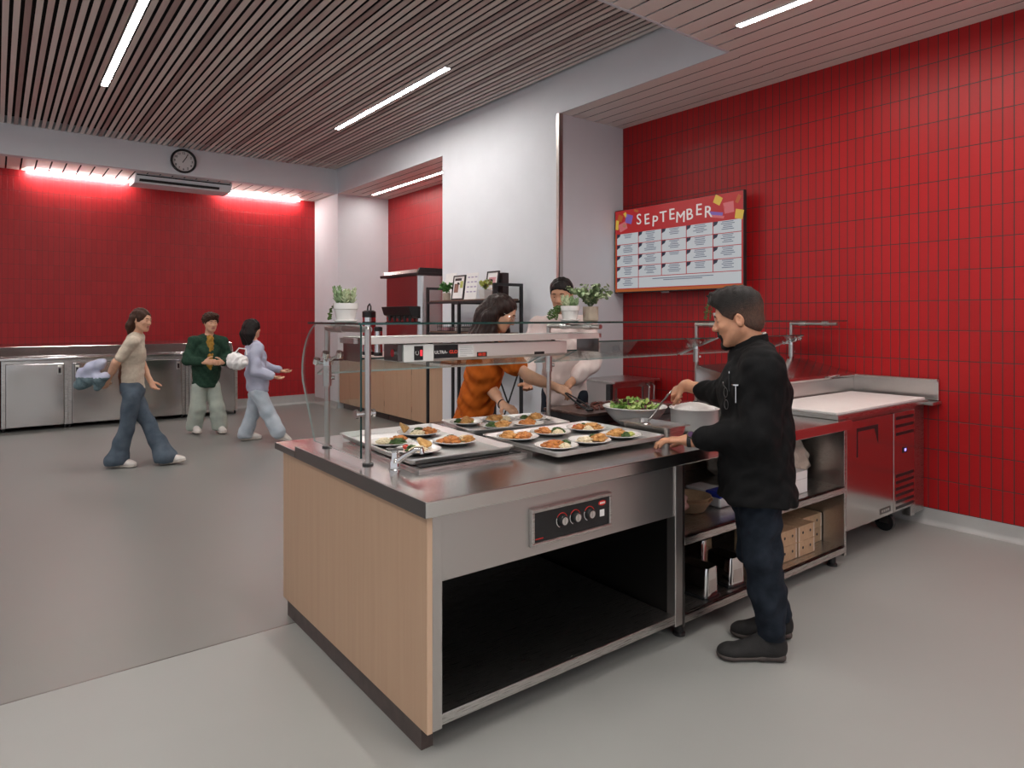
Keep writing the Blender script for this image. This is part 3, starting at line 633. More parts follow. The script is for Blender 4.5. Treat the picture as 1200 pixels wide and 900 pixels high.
def served_plate(x, y, r, where, foods, seed, z=.9315, rz=0):
    rnd = random.Random(seed)
    o = obj('dinner_plate', plate_bm(r), 'ceramic', None, smooth='all', local=True); o.location = (x, y, z); tag(o, 'round white plate of food ' + where, 'plate', 'white plates on the sheet pans')
    for kind, dx, dy, s in foods:
        nm, lb, cat, kd = ROLES[kind]
        c_, s_ = math.cos(rz), math.sin(rz); px, py = dx * c_ - dy * s_, dx * s_ + dy * c_
        zz = .0068
        if kind == 'bread': b = wedge(rnd, (px, py, zz + .012), s * 1.2, rnd.uniform(-.4, .8), .6); m = 'bread'
        elif kind == 'tomato': b = B(); lump(b, (px, py, zz + s * .8), s, s, s * .75, rnd, 2, .08); m = 'tomato'
        elif kind == 'rice': b = heap(rnd, (px, py, zz), s, .032, 56, .0075, 1.5); m = 'rice'
        elif kind == 'green': b = heap(rnd, (px, py, zz), s, .032, 26, .010, 1.6); m = 'green'
        elif kind == 'lime': b = heap(rnd, (px, py, zz), s, .022, 14, .008); m = 'lime'
        elif kind == 'fry': b = heap(rnd, (px, py, zz), s, .040, 20, .016, 2.0); m = 'fry'
        else: b = heap(rnd, (px, py, zz), s, .036, 28, .0125, 1.9); m = 'curry'
        rest_on(b, r)
        f = obj(nm, b, m, None, smooth='all', local=True); f.location = (x, y, z); tag(f, lb + ' on the plate ' + where, cat, 'food on the plates', kd)
W = ['behind the front glass post', 'deepest in the pan by the tap', 'just behind the push tap', 'on the tap-side pan toward the empty corner']
served_plate(1.50, 2.90, .104, W[0], [('rice', -.03, .02, .04), ('green', .03, -.02, .035), ('curry', .045, .035, .042)], 1, rz=-.3)
served_plate(1.745, 3.06, .112, W[1], [('bread', -.07, -.005, .078), ('green', .0, .03, .034), ('curry', .05, .0, .045), ('rice', -.005, -.045, .04)], 2, rz=-.5)
served_plate(1.517, 2.665, .105, W[2], [('tomato', -.055, .045, .016), ('lime', -.02, .05, .028), ('rice', .0, -.02, .046), ('bread', .025, -.005, .075), ('green', -.03, .0, .022)], 3, rz=-.5)
served_plate(1.762, 2.745, .108, W[3], [('curry', -.02, .0, .058), ('fry', .064, -.025, .024), ('green', -.01, .05, .022), ('rice', .05, .03, .028)], 4, rz=-.4)
W = ['at the front pan corner touching both other pans', 'in the front pan back row, in the middle', 'in the front pan corner by the griddle',
     'at the outermost front corner of the front pan', 'at the front pan edge, in the middle', 'in the front pan corner by the insert pan']
served_plate(2.075, 2.645, .106, W[0], [('fry', -.04, .0, .045), ('curry', .03, -.01, .048), ('lime', .03, .045, .025)], 5, rz=-.5)
served_plate(2.30, 2.655, .106, W[1], [('curry', -.035, .0, .045), ('green', .04, .01, .04), ('rice', .03, -.045, .032)], 6, rz=-.5)
served_plate(2.535, 2.63, .108, W[2], [('fry', .03, -.01, .052), ('curry', -.04, -.01, .038), ('tomato', -.05, .045, .013), ('rice', -.005, -.055, .03), ('green', -.005, .04, .02)], 7, rz=-.5)
served_plate(2.076, 2.355, .104, W[3], [('curry', -.01, .0, .062), ('tomato', .0, .055, .017), ('green', .05, .03, .024), ('rice', .03, -.05, .03)], 8, rz=-.5)
served_plate(2.297, 2.36, .106, W[4], [('rice', -.025, -.01, .055), ('fry', .05, .0, .035), ('green', .025, .04, .022)], 9, rz=-.5)
served_plate(2.525, 2.37, .106, W[5], [('fry', -.02, .0, .05), ('tomato', .03, .045, .013), ('lime', .055, .01, .028), ('green', .015, -.04, .018)], 10, rz=-.5)
W = ['at the outer end of the rear pan', 'stacked highest at the back of the rear pan', 'with dark greens in front in the rear pan', 'beside the thin post in the rear pan', 'at the inner front of the rear pan']
served_plate(2.13, 3.191, .094, W[0], [('fry', .0, .0, .045), ('green', -.045, .01, .02), ('lime', .03, .035, .024)], 11, rz=-.5)
served_plate(2.337, 3.157, .096, W[1], [('fry', -.02, .0, .05), ('green', -.045, .03, .022), ('rice', .04, .0, .03)], 12, rz=-.5)
served_plate(2.1945, 2.981, .094, W[2], [('green', -.03, .01, .036), ('fry', .035, .0, .042)], 13, rz=-.5)
served_plate(2.517, 3.084, .094, W[3], [('fry', .03, .0, .042), ('green', -.04, .0, .022)], 14, rz=-.5)
served_plate(2.381, 2.946, .094, W[4], [('curry', .0, .0, .05), ('green', .03, .04, .018)], 15, rz=-.5)

# griddle with searing food
t = thing('griddle', (3.15, 3.05, .9105), 'black flat-top griddle with searing meat on the counter beyond the bowl', 'griddle')
b = box(B(), 2.77, 3.55, 2.875, 3.245, .9105, .955); obj('body', b, 'black_metal', t, bevel=.004)
M['griddle_top'] = mat('griddle_top', (.10, .055, .045), .3, var=.3, scale=14, metal=.6, bump=.05)
b = box(B(), 2.76, 3.56, 2.865, 3.255, .955, .972); obj('hot_plate', b, 'griddle_top', t, bevel=.004)
rnd = random.Random(5); b = B()
for i in range(60): lump(b, (rnd.uniform(2.90, 3.35), rnd.uniform(2.95, 3.20), .978), rnd.uniform(.012, .024), rnd.uniform(.01, .02), .008, rnd, 1)
for v in b.verts: v.co.z = max(v.co.z, .9726)
o = obj('searing_meat', b, 'meat', None, smooth='all', loc=(3.1, 3.07, .972)); tag(o, 'scatter of dark seared meat pieces on the black griddle', 'meat', kind='stuff')

# salad bowl
t = thing('salad_bowl', (2.99, 2.69, .9105), 'wide white serving bowl holding green salad', 'bowl')
b = lathe(B(), [(0, 0), (.085, 0), (.09, .006), (.125, .028), (.165, .075), (.184, .108), (.189, .110), (.188, .114), (.181, .114), (.160, .078), (.12, .034), (.08, .014), (0, .012)], (2.99, 2.69, .9105), 48); obj('bowl', b, 'ceramic', t, smooth='all')
M['lettuce'] = mat('lettuce', (.30, .46, .12), .5, col2=(.12, .26, .05), scale=22, bump=.2, bscale=60)
M['lettuce_pale'] = mat('lettuce_pale', (.52, .60, .26), .5, col2=(.30, .42, .10), scale=22)
M['purple_leaf'] = mat('purple_leaf', (.13, .04, .05), .5, var=.3)
rnd = random.Random(9); b = B()
lump(b, (2.985, 2.69, .995), .125, .125, .046, rnd, 3, .08)
def leaf(bm, p, size, rnd, mi):
    m_ = Matrix.Translation(p) @ Matrix.Rotation(rnd.uniform(0, 6.28), 4, 'Z') @ Matrix.Rotation(rnd.uniform(-.9, .9), 4, 'X') @ Matrix.Rotation(rnd.uniform(-.6, .6), 4, 'Y')
    n0 = len(bm.faces); cur = rnd.uniform(.1, .45)
    rows = []
    for i in range(5):
        u = i / 4; w_ = size * .42 * math.sin(PI * (.12 + .8 * u)) ; zc = cur * size * (u * u)
        rows.append([bm.verts.new(m_ @ V((s * w_ * (1 + .25 * math.sin(9 * u + s)), (u - .4) * size, zc + abs(s) * .25 * w_ + .08 * size * math.sin(7 * u + 2 * s)))) for s in (-1, -.4, .4, 1)])
    for a, c in zip(rows, rows[1:]):
        for k in range(3): bm.faces.new((a[k], a[k + 1], c[k + 1], c[k]))
    setmat(bm, n0, mi)
for i in range(260):
    q = .138 * math.sqrt(rnd.random()); a = rnd.uniform(0, 6.28); hgt = .058 * (1 - (q / .165) ** 2)
    leaf(b, (2.985 + q * math.cos(a), 2.69 + q * math.sin(a), .995 + hgt + rnd.uniform(-.01, .008)), rnd.uniform(.022, .042), rnd, rnd.choice([0, 0, 0, 1, 1, 2]))
o = obj('green_salad', b, ['lettuce', 'lettuce_pale', 'purple_leaf'], None, smooth='all', loc=(2.985, 2.69, .95)); tag(o, 'chopped green lettuce salad heaped in the wide white bowl', 'salad', kind='stuff')

# insert pan with sauce
t = thing('insert_pan', (2.785, 2.385, .9105), 'rectangular steel insert pan standing in front of the salad bowl', 'pan')
def at_(lp): return [(p[0] + 2.788, p[1] + 2.375, p[2] + .9105) for p in lp]
b = B(); loft(b, [at_(l) for l in (rounded(.145, .29, .03, 0), rounded(.165, .315, .03, .055), rounded(.168, .318, .03, .068), rounded(.196, .346, .022, .070), rounded(.196, .346, .022, .073), rounded(.160, .310, .028, .073), rounded(.157, .307, .028, .058), rounded(.138, .283, .028, .006))]); obj('pan', b, 'steel', t, smooth=True)
b = B(); loft(b, [at_(rounded(.142, .286, .03, .036)), at_(rounded(.143, .288, .03, .040))]); o = obj('tomato_sauce', b, 'curry', None, loc=(2.788, 2.375, .9465)); tag(o, 'orange brown sauce lying in the steel insert pan', 'sauce', kind='stuff')
# white pot of rice
t = thing('stock_pot', (3.08, 2.335, .9105), 'round white enamel pot beside the chef', 'pot')
b = lathe(B(), [(0, 0), (.108, 0), (.118, .006), (.127, .03), (.130, .125), (.137, .130), (.137, .135), (.126, .135), (.122, .125), (.12, .02), (0, .012)], (3.08, 2.335, .9105), 48); obj('pot', b, 'ceramic', t, smooth='all')
rnd = random.Random(3); b = lathe(B(), [(.119, .118), (.105, .135), (.07, .152), (.03, .160), (0, .162)], (3.08, 2.335, .9105), 40)
for v in b.verts: v.co.z += rnd.uniform(-.002, .002)
o = obj('steamed_rice', b, mat('white_rice', (.80, .78, .76), .6, var=.04, bump=.7, bscale=140), None, smooth='all', loc=(3.08, 2.335, 1.02)); tag(o, 'white steamed rice heaped in the round white pot', 'rice', kind='stuff')

# ------------------------------------------------------------------ potted plants
M['succ'] = mat('succulent_green', (.30, .40, .22), .5, col2=(.17, .27, .12), scale=30)
M['succ_pale'] = mat('succulent_pale', (.52, .56, .36), .5, col2=(.36, .44, .26), scale=30)
M['leafy'] = mat('leaf_green', (.36, .44, .27), .5, col2=(.19, .28, .12), scale=25)
M['fern'] = mat('fern_green', (.13, .34, .08), .5, col2=(.05, .19, .04), scale=25)
M['dark_leaf'] = mat('trailing_leaf', (.085, .15, .03), .45, col2=(.04, .08, .015), scale=40)
M['tan_pot'] = mat('tan_stone_pot', (.46, .38, .30), .7, var=.08, bump=.08)
M['soil'] = mat('dark_soil', (.05, .035, .025), .9, var=.3, bump=.4)
def pot_on(t, c, r, h, kind='white', saucer=True):
    x, y, z = c
    if saucer:
        b = lathe(B(), [(0, 0), (r * .85, 0), (r * 1.02, .012), (r * .98, .012), (r * .8, .005), (0, .005)], c, 28); obj('saucer', b, 'ceramic', t, smooth='all'); z += .0052
    if kind == 'white': prof = [(0, 0), (r * .72, 0), (r * .93, h * .66), (r, h * .68), (r * 1.03, h), (r * .95, h), (r * .9, h * .8), (0, h * .8)]
    else: prof = [(0, 0), (r * .9, 0), (r, h * .05), (r * 1.0, h), (r * .92, h), (r * .9, h * .85), (0, h * .85)]
    o = obj('pot', lathe(B(), prof, (x, y, z), 32), 'ceramic' if kind == 'white' else 'tan_pot', t, smooth=True)
    obj('soil', lathe(B(), [(0, h * .86), (r * .9, h * .86), (r * .9, h * .80), (0, h * .80)], (x, y, z), 20), 'soil', t)
    return z + h * .86
def spike(bm, p, d, l, r, mi):
    a, b_, d = frame_of(d); p = V(p); n0 = len(bm.faces); rings = []
    for u, w_ in ((0, .5), (.3, 1), (.65, .8), (.9, .35)):
        rings.append([bm.verts.new(p + d * (l * u) + (a * math.cos(k * PI / 3) + b_ * .55 * math.sin(k * PI / 3)) * r * w_) for k in range(6)])
    tip = bm.verts.new(p + d * l)
    for q, s in zip(rings, rings[1:]):
        for k in range(6): bm.faces.new((q[k], q[(k + 1) % 6], s[(k + 1) % 6], s[k]))
    for k in range(6): bm.faces.new((rings[-1][k], rings[-1][(k + 1) % 6], tip))
    setmat(bm, n0, mi)
def succulent(t, c, r, h, seed, n=9):
    rnd = random.Random(seed); b = B()
    for i in range(n):
        a = i * 2.4; q = r * .75 * math.sqrt(i / n); base = V((c[0] + q * math.cos(a), c[1] + q * math.sin(a), c[2])); lean = V((math.cos(a), math.sin(a), 0)) * (q / r) * .35
        ht = h * rnd.uniform(.55, 1); top = base + (V((0, 0, 1)) + lean) * ht; mi = rnd.choice([0, 0, 1])
        tube(b, [base, (base + top) / 2, top], [.006, .008, .005], 8, mi=mi)
        for k in range(16):
            u = .15 + .85 * k / 16; aa = k * 2.4; p = base + (top - base) * u
            spike(b, p, V((math.cos(aa), math.sin(aa), .8 + u)), .030 * (1.15 - .5 * u), .0065, mi)
    obj('foliage', b, ['succ', 'succ_pale'], t, smooth='all')
def trail(t, pts, seed, n=38, size=.011):
    rnd = random.Random(seed); b = B(); pts = [V(p) for p in pts]; tube(b, pts, .0018, 6)
    for i in range(n):
        u = i / (n - 1) * (len(pts) - 1); k = min(int(u), len(pts) - 2); p = pts[k].lerp(pts[k + 1], u - k)
        d = V((rnd.uniform(-1, 1), rnd.uniform(-1, 1), rnd.uniform(-.6, .5))); ball(b, p + d.normalized() * size * .8, size * rnd.uniform(.6, 1), 1, 0, (1, 1, .6))
    obj('trailing_stem', b, 'dark_leaf', t, smooth='all')
def bushy(t, c, r, seed, n=150, size=.03, m='leafy', m2='succ_pale', up=.9, h=.12):
    rnd = random.Random(seed); b = B()
    for s_ in range(14):
        a = rnd.uniform(0, 6.28); e = rnd.uniform(.3, 1.0); tip = V(c) + V((math.cos(a) * r * e, math.sin(a) * r * e, h * (1.15 - .55 * e * rnd.uniform(.5, 1.2)))); mid = V(c) + V((math.cos(a) * r * e * .35, math.sin(a) * r * e * .35, h * .55))
        tube(b, [V(c), mid, tip], [.002, .0016, .001], 5)
        for k in range(n // 14):
            u = rnd.uniform(.25, 1.05); p = (V(c).lerp(mid, u * 2) if u < .5 else mid.lerp(tip, u * 2 - 1)) + V((rnd.uniform(-1, 1), rnd.uniform(-1, 1), rnd.uniform(-.6, 1))) * .014
            leaf(b, p, size * rnd.uniform(.6, 1.1), rnd, rnd.choice([0, 0, 1]))
    obj('foliage', b, [m, m2], t, smooth='all')
GZ = 1.5228
c = (1.272, 2.90, GZ); t = thing('potted_succulent', c, 'white pot of upright succulents on the guard glass at its hall end', 'potted plant', 'potted plants on the sneeze guard')
z = pot_on(t, c, .055, .082); succulent(t, (c[0], c[1], z), .05, .085, 3, 11); trail(t, [(c[0] - .045, c[1] + .02, z), (c[0] - .062, c[1] + .03, z - .02), (c[0] - .066, c[1] + .03, z - .05), (c[0] - .064, c[1] + .032, GZ + .016)], 2, 26, .0075)
c = (2.69, 2.93, GZ); t = thing('potted_succulent', c, 'white pot of grey green succulents with dark trailing stems above the thin middle post', 'potted plant', 'potted plants on the sneeze guard')
z = pot_on(t, c, .056, .085); succulent(t, (c[0], c[1], z), .055, .075, 8, 13)
for k in range(5): trail(t, [(c[0] - .03, c[1] + .03, z + .01), (c[0] - .055, c[1] + .03 + .008 * k, z + .005), (c[0] - .07 - .007 * k, c[1] + .03 + .012 * k, z - .03), (c[0] - .075 - .006 * k, c[1] + .03 + .012 * k, GZ + .014)], 20 + k, 24, .010)
c = (2.86, 2.93, GZ); t = thing('potted_herb', c, 'tan stone pot of bushy pale green herb on the guard glass', 'potted plant', 'potted plants on the sneeze guard')
z = pot_on(t, c, .047, .088, 'tan', False); bushy(t, (c[0], c[1], z - .005), .155, 4, 620, .029, h=.135)
c = (4.10, 2.90, GZ); t = thing('trailing_plant', c, 'small pot with arching trailing stems on the guard glass beyond the chef', 'potted plant', 'potted plants on the sneeze guard')
z = pot_on(t, c, .035, .055, 'white', False)
for k, (dx, dy) in enumerate(((-.09, .03), (-.075, .05), (-.03, .04), (.02, -.02), (.06, -.03))):
    trail(t, [(c[0], c[1], z), (c[0] + dx * .35, c[1] + dy * .35, z + .09), (c[0] + dx * .8, c[1] + dy * .8, z + .085), (c[0] + dx, c[1] + dy, z + .02), (c[0] + dx * 1.1, c[1] + dy * 1.1, GZ + .014)], 40 + k, 34, .0085)
b = tube(B(), [(c[0] - .02, c[1], z - .01), (c[0] - .028, c[1], z + .15)], .0022, 8); obj('support_stick', b, mat('pink_stick', (.70, .25, .25), .5), t)

# ------------------------------------------------------------------ menu screen on the red wall
t = thing('menu_screen', (5.45, 4.35, 2.27), 'large wall screen showing a red and white September menu calendar', 'screen')
TX, TY0, TY1, TZ0, TZ1 = 5.40, 5.142, 3.552, 1.822, 2.706
b = box(B(), TX, TX + .045, TY1 - .008, TY0 + .008, TZ0 - .012, TZ1 + .008); obj('housing', b, 'black_plastic', t, bevel=.004)
b = box(B(), TX + .045, XR - .001, 4.1, 4.6, 2.05, 2.5); obj('wall_mount', b, 'black_metal', t)
TW, TH = TY0 - TY1, TZ1 - TZ0
def sc_mat(name, col, s=.60): return mat(name, tuple(v * .12 for v in col), .3, var=.0, emit=col, estr=s)
S_red = sc_mat('screen_red', (.36, .018, .02)); S_cell = sc_mat('screen_cell', (.46, .48, .50)); S_dark = sc_mat('screen_dark', (.02, .025, .045)); S_txt = sc_mat('screen_text', (.12, .14, .19)); S_white = sc_mat('screen_white', (.62, .60, .58))
S_or = sc_mat('screen_orange', (.36, .09, .02)); S_yel = sc_mat('screen_yellow', (.55, .36, .05)); S_pk = sc_mat('screen_pink', (.50, .12, .13)); S_pu = sc_mat('screen_purple', (.16, .09, .32)); S_gr = sc_mat('screen_green', (.12, .22, .05))
def sp(u, v, d=0.): return V((TX - d, TY0 - u * TW, TZ1 - v * TH))
def srect(bm, u0, u1, v0, v1, d, mi=0):
    a, c = sp(u0, v1, d), sp(u1, v0, d); box(bm, a.x, a.x + .0008, c.y, a.y, a.z, c.z, mi)
b = B(); srect(b, 0, 1, 0, 1, .001); scr = obj('display', b, S_red, t)
b = B(); srect(b, 0, 1, .968, 1, .0018); srect(b, 0, .008, .28, .968, .0018); obj('page_border', b, S_or, scr)
cells = B(); txt = B(); bad = B(); rnd = random.Random(4)
u0, u1, v0, v1 = .014, .992, .285, .962; cw, rh = (u1 - u0) / 5, (v1 - v0) / 5
for r in range(5):
    for q in range(5):
        if r == 4 and q > 0: continue
        a, c = u0 + q * cw, v0 + r * rh; srect(cells, a + .003, a + cw - .003, c + .004, c + rh - .004, .0018)
        tri = [sp(a + .003, c + .004, .003), sp(a + .036, c + .004, .003), sp(a + .028, c + .035, .003), sp(a + .003, c + .055, .003)]; prism(bad, tri, (.0006, 0, 0))
        nl = rnd.choice([4, 5, 5, 6]) if not (r == 0 and q == 0) else 3
        if (r, q) == (2, 2): nl = 2
        for k in range(nl):
            wd = rnd.uniform(.045, .095) if k else .07; m_ = a + cw / 2 + .004; vv = c + .012 + k * .0195; srect(txt, m_ - wd / 2 * 1.1, m_ + wd / 2 * 1.1, vv, vv + .0085, .0028)
srect(cells, u0 + cw + .003, u1 - .003, v0 + 4 * rh + .004, v1 - .004, .0018)
srect(txt, .33, .80, .853, .862, .0028); srect(txt, .42, .72, .873, .882, .0028)
obj('menu_cells', cells, S_cell, scr); obj('menu_print', txt, S_txt, scr); obj('day_badges', bad, S_dark, scr)
b = B()
for i, ch in enumerate('SEPTEMBER'):
    p = sp(.215 + i * .0685, .165 - .028 * math.sin(i * 1.9 + .9), .0022); rot = .05 * math.sin(i * 2.3)
    text_bm(ch, .158, onface(p, V((0, -math.cos(rot), math.sin(rot))), V((0, math.sin(rot), math.cos(rot)))), .0005, 0, b); text_bm(ch, .158, onface(p + V((-.0001, .0022, .001)), V((0, -math.cos(rot), math.sin(rot))), V((0, math.sin(rot), math.cos(rot)))), .0005, 0, b)
obj('lettering', b, S_white, scr)
def blob(u, v, w, h, rot, m):
    b = B(); pts = []
    for a, c in ((-w, -h), (w, -h * .9), (w * .95, h), (-w * .9, h * .95)):
        pts.append(sp(u + (a * math.cos(rot) - c * math.sin(rot) * TH / TW), v + (c * math.cos(rot) + a * math.sin(rot) * TW / TH), .0026))
    prism(b, pts, (.0005, 0, 0)); return obj('page_art', b, m, scr)
for u, v, w, h, r_, m_ in ((.07, .20, .038, .05, -.35, S_pk), (.125, .115, .032, .055, .25, S_pu), (.045, .09, .022, .04, .4, S_or), (.018, .17, .014, .06, .1, S_yel), (.095, .06, .012, .035, -.6, S_yel), (.085, .19, .014, .02, .3, S_gr), (.19, .03, .02, .015, .3, S_or),
                         (.905, .155, .035, .06, -.1, S_pk), (.815, .20, .052, .018, .18, S_pu), (.825, .235, .05, .014, .18, S_pk), (.83, .06, .028, .045, .5, S_yel), (.975, .24, .028, .05, .2, S_yel), (.968, .08, .012, .045, .5, S_or), (.86, .155, .02, .03, .4, S_red)): blob(u, v, w, h, r_, m_)
b = box(B(), TX - .002, TX + .02, 4.40, 4.50, TZ0 - .026, TZ0 - .012); obj('sensor', b, 'steel_dark', t)

# ------------------------------------------------------------------ back bar in the alcove
for i, (y1, y0) in enumerate(((10.805, 9.98), (9.975, 9.15), (9.145, 8.315), (8.31, 7.47))):
    lb = ['maple base cabinet next to the white hall wall', 'second maple base cabinet from the hall wall, behind the glass posts', 'third maple base cabinet from the hall wall, below the drink dispenser', 'maple base cabinet at the column end of the alcove'][i]
    t = thing('base_cabinet', (5.05, (y0 + y1) / 2, 0), lb, 'cabinet', 'maple base cabinets in the alcove')
    obj('carcass', box(B(), 4.645, 5.54, y0 + .004, y1 - .004, .10, .90), 'oak', t)
    obj('toe_kick', box(B(), 4.70, 5.50, y0 + .004, y1 - .004, 0, .10), 'toe', t)
    for ya, yb in ((y0 + .006, (y0 + y1) / 2 - .0025), ((y0 + y1) / 2 + .0025, y1 - .006)):
        d = obj('door', box(B(), 4.622, 4.643, ya, yb, .105, .895), 'oak', t, bevel=.002)
    for hz in (.25, .78): obj('hinge', box(B(), 4.626, 4.65, y0 - .002, y0 + .004, hz - .04, hz + .04), 'black_metal', t)
o = obj('alcove_worktop', box(B(), 4.60, 5.545, 7.46, 10.812, .902, .94), mat('pale_worktop', (.66, .62, .58), .35, var=.05), None, bevel=.004, loc=(5.05, 9.1, .902)); tag(o, 'pale worktop over the maple cabinets in the alcove', 'worktop')
t = thing('drink_dispenser', (5.05, 8.75, .9405), 'tall stainless drink dispenser with black top standing in the alcove', 'drink dispenser')
b = B(); loft(b, [[(4.88 + p[0] * 1, 8.665 + p[1], zz) for p in rounded(.46, 1.07, .10, 0, 6)] for zz in (.96, 2.13)]); obj('body', b, M['steel_wavy'], t, smooth=True)
b = B(); prism(b, [(4.60, 8.09, 2.13), (4.60, 9.24, 2.13), (4.60, 9.24, 2.17), (4.60, 8.09, 2.17)], (.54, 0, 0)); obj('top_cap', b, 'black_plastic', t, bevel=.006)
b = B(); prism(b, [(4.605, 8.10, 2.17), (4.64, 8.10, 2.235), (5.10, 8.10, 2.235), (5.12, 8.10, 2.17)], (0, .04, 0)); prism(b, [(4.605, 8.14, 2.17), (4.64, 8.24, 2.22), (5.10, 8.24, 2.22), (5.12, 8.14, 2.17)], (0, .96, 0), 1); obj('merchandiser', b, ['black_plastic', 'steel'], t)
b = B(); prism(b, [(4.655, 8.14, 1.53), (4.53, 8.16, 1.58), (4.49, 8.16, 1.70), (4.655, 8.14, 1.70)], (0, .82, 0)); obj('valve_housing', b, 'black_plastic', t, bevel=.008)
for k in range(5):
    b = tube(B(), [(4.56, 8.24 + k * .15, 1.57), (4.56, 8.24 + k * .15, 1.49)], [.028, .02], 14); obj('valve', b, 'black_metal', t)
b = B(); box(b, 4.605, 4.66, 8.14, 9.1, .9405, .985); obj('drip_tray', b, 'black_metal', t, bevel=.004)
b = B(); box(b, 4.68, 5.08, 8.16, 9.15, .9405, .962); obj('plinth', b, 'black_plastic', t)
def airpot(x, y, r, h, label, handle=True):
    t = thing('airpot', (x, y, .9405), label, 'coffee urn', 'coffee urns in the alcove')
    b = lathe(B(), [(0, .04), (r, .04), (r, h * .86), (0, h * .86)], (x, y, .9405), 28); obj('body', b, 'chrome', t, smooth=True)
    b = lathe(B(), [(0, 0), (r * 1.04, 0), (r * 1.04, .05), (r, .055), (0, .055)], (x, y, .9405), 28); obj('base_ring', b, 'black_plastic', t, smooth=True)
    b = lathe(B(), [(0, h * .84), (r * 1.03, h * .84), (r * 1.03, h * .97), (r * .7, h), (0, h)], (x, y, .9405), 28); obj('lid', b, 'black_plastic', t, smooth=True)
    if handle:
        z0 = .9405 + h * .97; b = tube(B(), [(x, y - r * .6, z0), (x, y - r * .62, z0 + .08), (x, y - r * .2, z0 + .125), (x, y + r * .35, z0 + .09), (x, y + r * .6, z0)], .013, 10); obj('carry_handle', b, 'black_plastic', t, smooth=True)
airpot(4.80, 10.03, .105, .72, 'tall chrome coffee urn with black carry handle by the white alcove wall')
airpot(4.78, 9.66, .065, .46, 'small dark coffee urn between the tall urn and the drink dispenser', False)

# ------------------------------------------------------------------ black shelf rack against the white column
t = thing('shelf_rack', (4.34, 6.38, 0), 'black steel rack with brown wooden shelves against the white column', 'shelf')
def bar(x0, x1, y0, y1, z0, z1): return box(B(), x0, x1, y0, y1, z0, z1)
for yy, zt in ((7.05, 1.91), (6.36, 1.725), (5.68, 1.91)):
    for xx in (4.14, 4.50): obj('upright', bar(xx, xx + .03, yy, yy + .03, 0, zt), 'black_metal', t)
    obj('cross_rail', bar(4.17, 4.50, yy, yy + .03, zt - .03, zt), 'black_metal', t)
for zz, nm in ((1.725, 'brown_wood'), (1.36, 'brown_wood'), (1.02, 'oak_top'), (.25, 'brown_wood')):
    s_ = obj('shelf', box(B(), 4.175, 4.495, 5.715, 7.045, zz, zz + .022), nm, t)
    for xx in (4.145, 4.503): obj('edge_rail', box(B(), xx, xx + .022, 5.71, 7.05, zz - .02, zz + .006), 'black_metal', s_)
b = B(); tube(b, [(4.185, 5.695, .98), (4.485, 5.695, .28)], .009, 8); tube(b, [(4.485, 5.69, .98), (4.185, 5.69, .28)], .009, 8); obj('cross_brace', b, 'black_metal', t)
SZ = 1.7475
c = (4.22, 6.74, SZ); t = thing('potted_fern', c, 'bright green fern in a tan pot on the black rack', 'potted plant', 'plants on the black rack')
z = pot_on(t, c, .045, .085, 'tan', False); bushy(t, (c[0], c[1], z), .12, 14, 240, .04, 'fern', 'fern', h=.12)
c = (4.235, 5.97, SZ); t = thing('potted_fern', c, 'small yellow green plant in a square white pot behind the woman in orange', 'potted plant', 'plants on the black rack')
b = B(); loft(b, [[(c[0] + p[0], c[1] + p[1], c[2] + zz) for p in rounded(w_, w_, .012, 0)] for w_, zz in ((.09, 0), (.12, .10), (.10, .10), (.095, .085))]); obj('pot', b, 'ceramic', t, smooth=True)
bushy(t, (c[0], c[1], c[2] + .085), .075, 15, 120, .045, 'lime', 'leafy', h=.11)
def frame_stand(y0, y1, z1, x, label, print_cols, name='framed_print', tilt=.14):
    t = thing(name, (x, (y0 + y1) / 2, SZ), label, 'framed print', 'prints on the black rack'); h = z1 - SZ; w_ = y1 - y0; fw_ = .016
    mt = Matrix.Translation((x, (y0 + y1) / 2, SZ + .001)) @ Matrix.Rotation(tilt, 4, 'Y')
    b = B()
    for (a, c_, d, e) in ((-w_ / 2, w_ / 2, 0, fw_), (-w_ / 2, w_ / 2, h - fw_, h), (-w_ / 2, -w_ / 2 + fw_, fw_, h - fw_), (w_ / 2 - fw_, w_ / 2, fw_, h - fw_)): box(b, -.009, .009, a, c_, d, e)
    obj('frame', xform(b, mt), 'black_plastic', t)
    obj('sheet', xform(box(B(), -.003, .006, -w_ / 2 + fw_, w_ / 2 - fw_, fw_, h - fw_), mt), 'paper', t)
    for (a, c_, d, e, m_) in print_cols: obj('picture', xform(box(B(), -.0036, -.003, w_ * (.5 - c_), w_ * (.5 - a), h * d, h * e), mt), m_, t)
    b = B(); prism(b, [(.01, -.02, h * .7), (.012, -.02, h * .7), (.012 + h * .35, -.02, .0), (.010 + h * .34, -.02, .0)], (0, .04, 0)); obj('easel_leg', xform(b, Matrix.Translation((x, (y0 + y1) / 2, SZ + .001))), 'black_plastic', t)
frame_stand(6.41, 6.66, 2.035, 4.235, 'black framed food print standing beside the fern', [(.15, .7, .78, .88, 'black_plastic'), (.15, .5, .3, .66, mat('print_food', (.36, .16, .12), .6, col2=(.2, .1, .08), scale=30)), (.62, .86, .48, .76, 'lime')])
frame_stand(5.90, 6.12, 2.06, 4.33, 'black framed pink print standing behind the small white pot', [(.2, .8, .5, .78, mat('print_pink', (.62, .30, .32), .6, scale=30)), (.2, .7, .2, .4, mat('print_cream', (.66, .52, .45), .6))])
t = thing('menu_flyer', (4.26, 6.26, SZ), 'white printed flyer in a clear holder between the two framed prints', 'flyer')
b = B(); prism(b, [(4.225, 6.14, SZ + .001), (4.228, 6.14, SZ + .001), (4.268, 6.14, SZ + .30), (4.265, 6.14, SZ + .30)], (0, .24, 0)); obj('sheet', b, 'paper', t)
b = B()
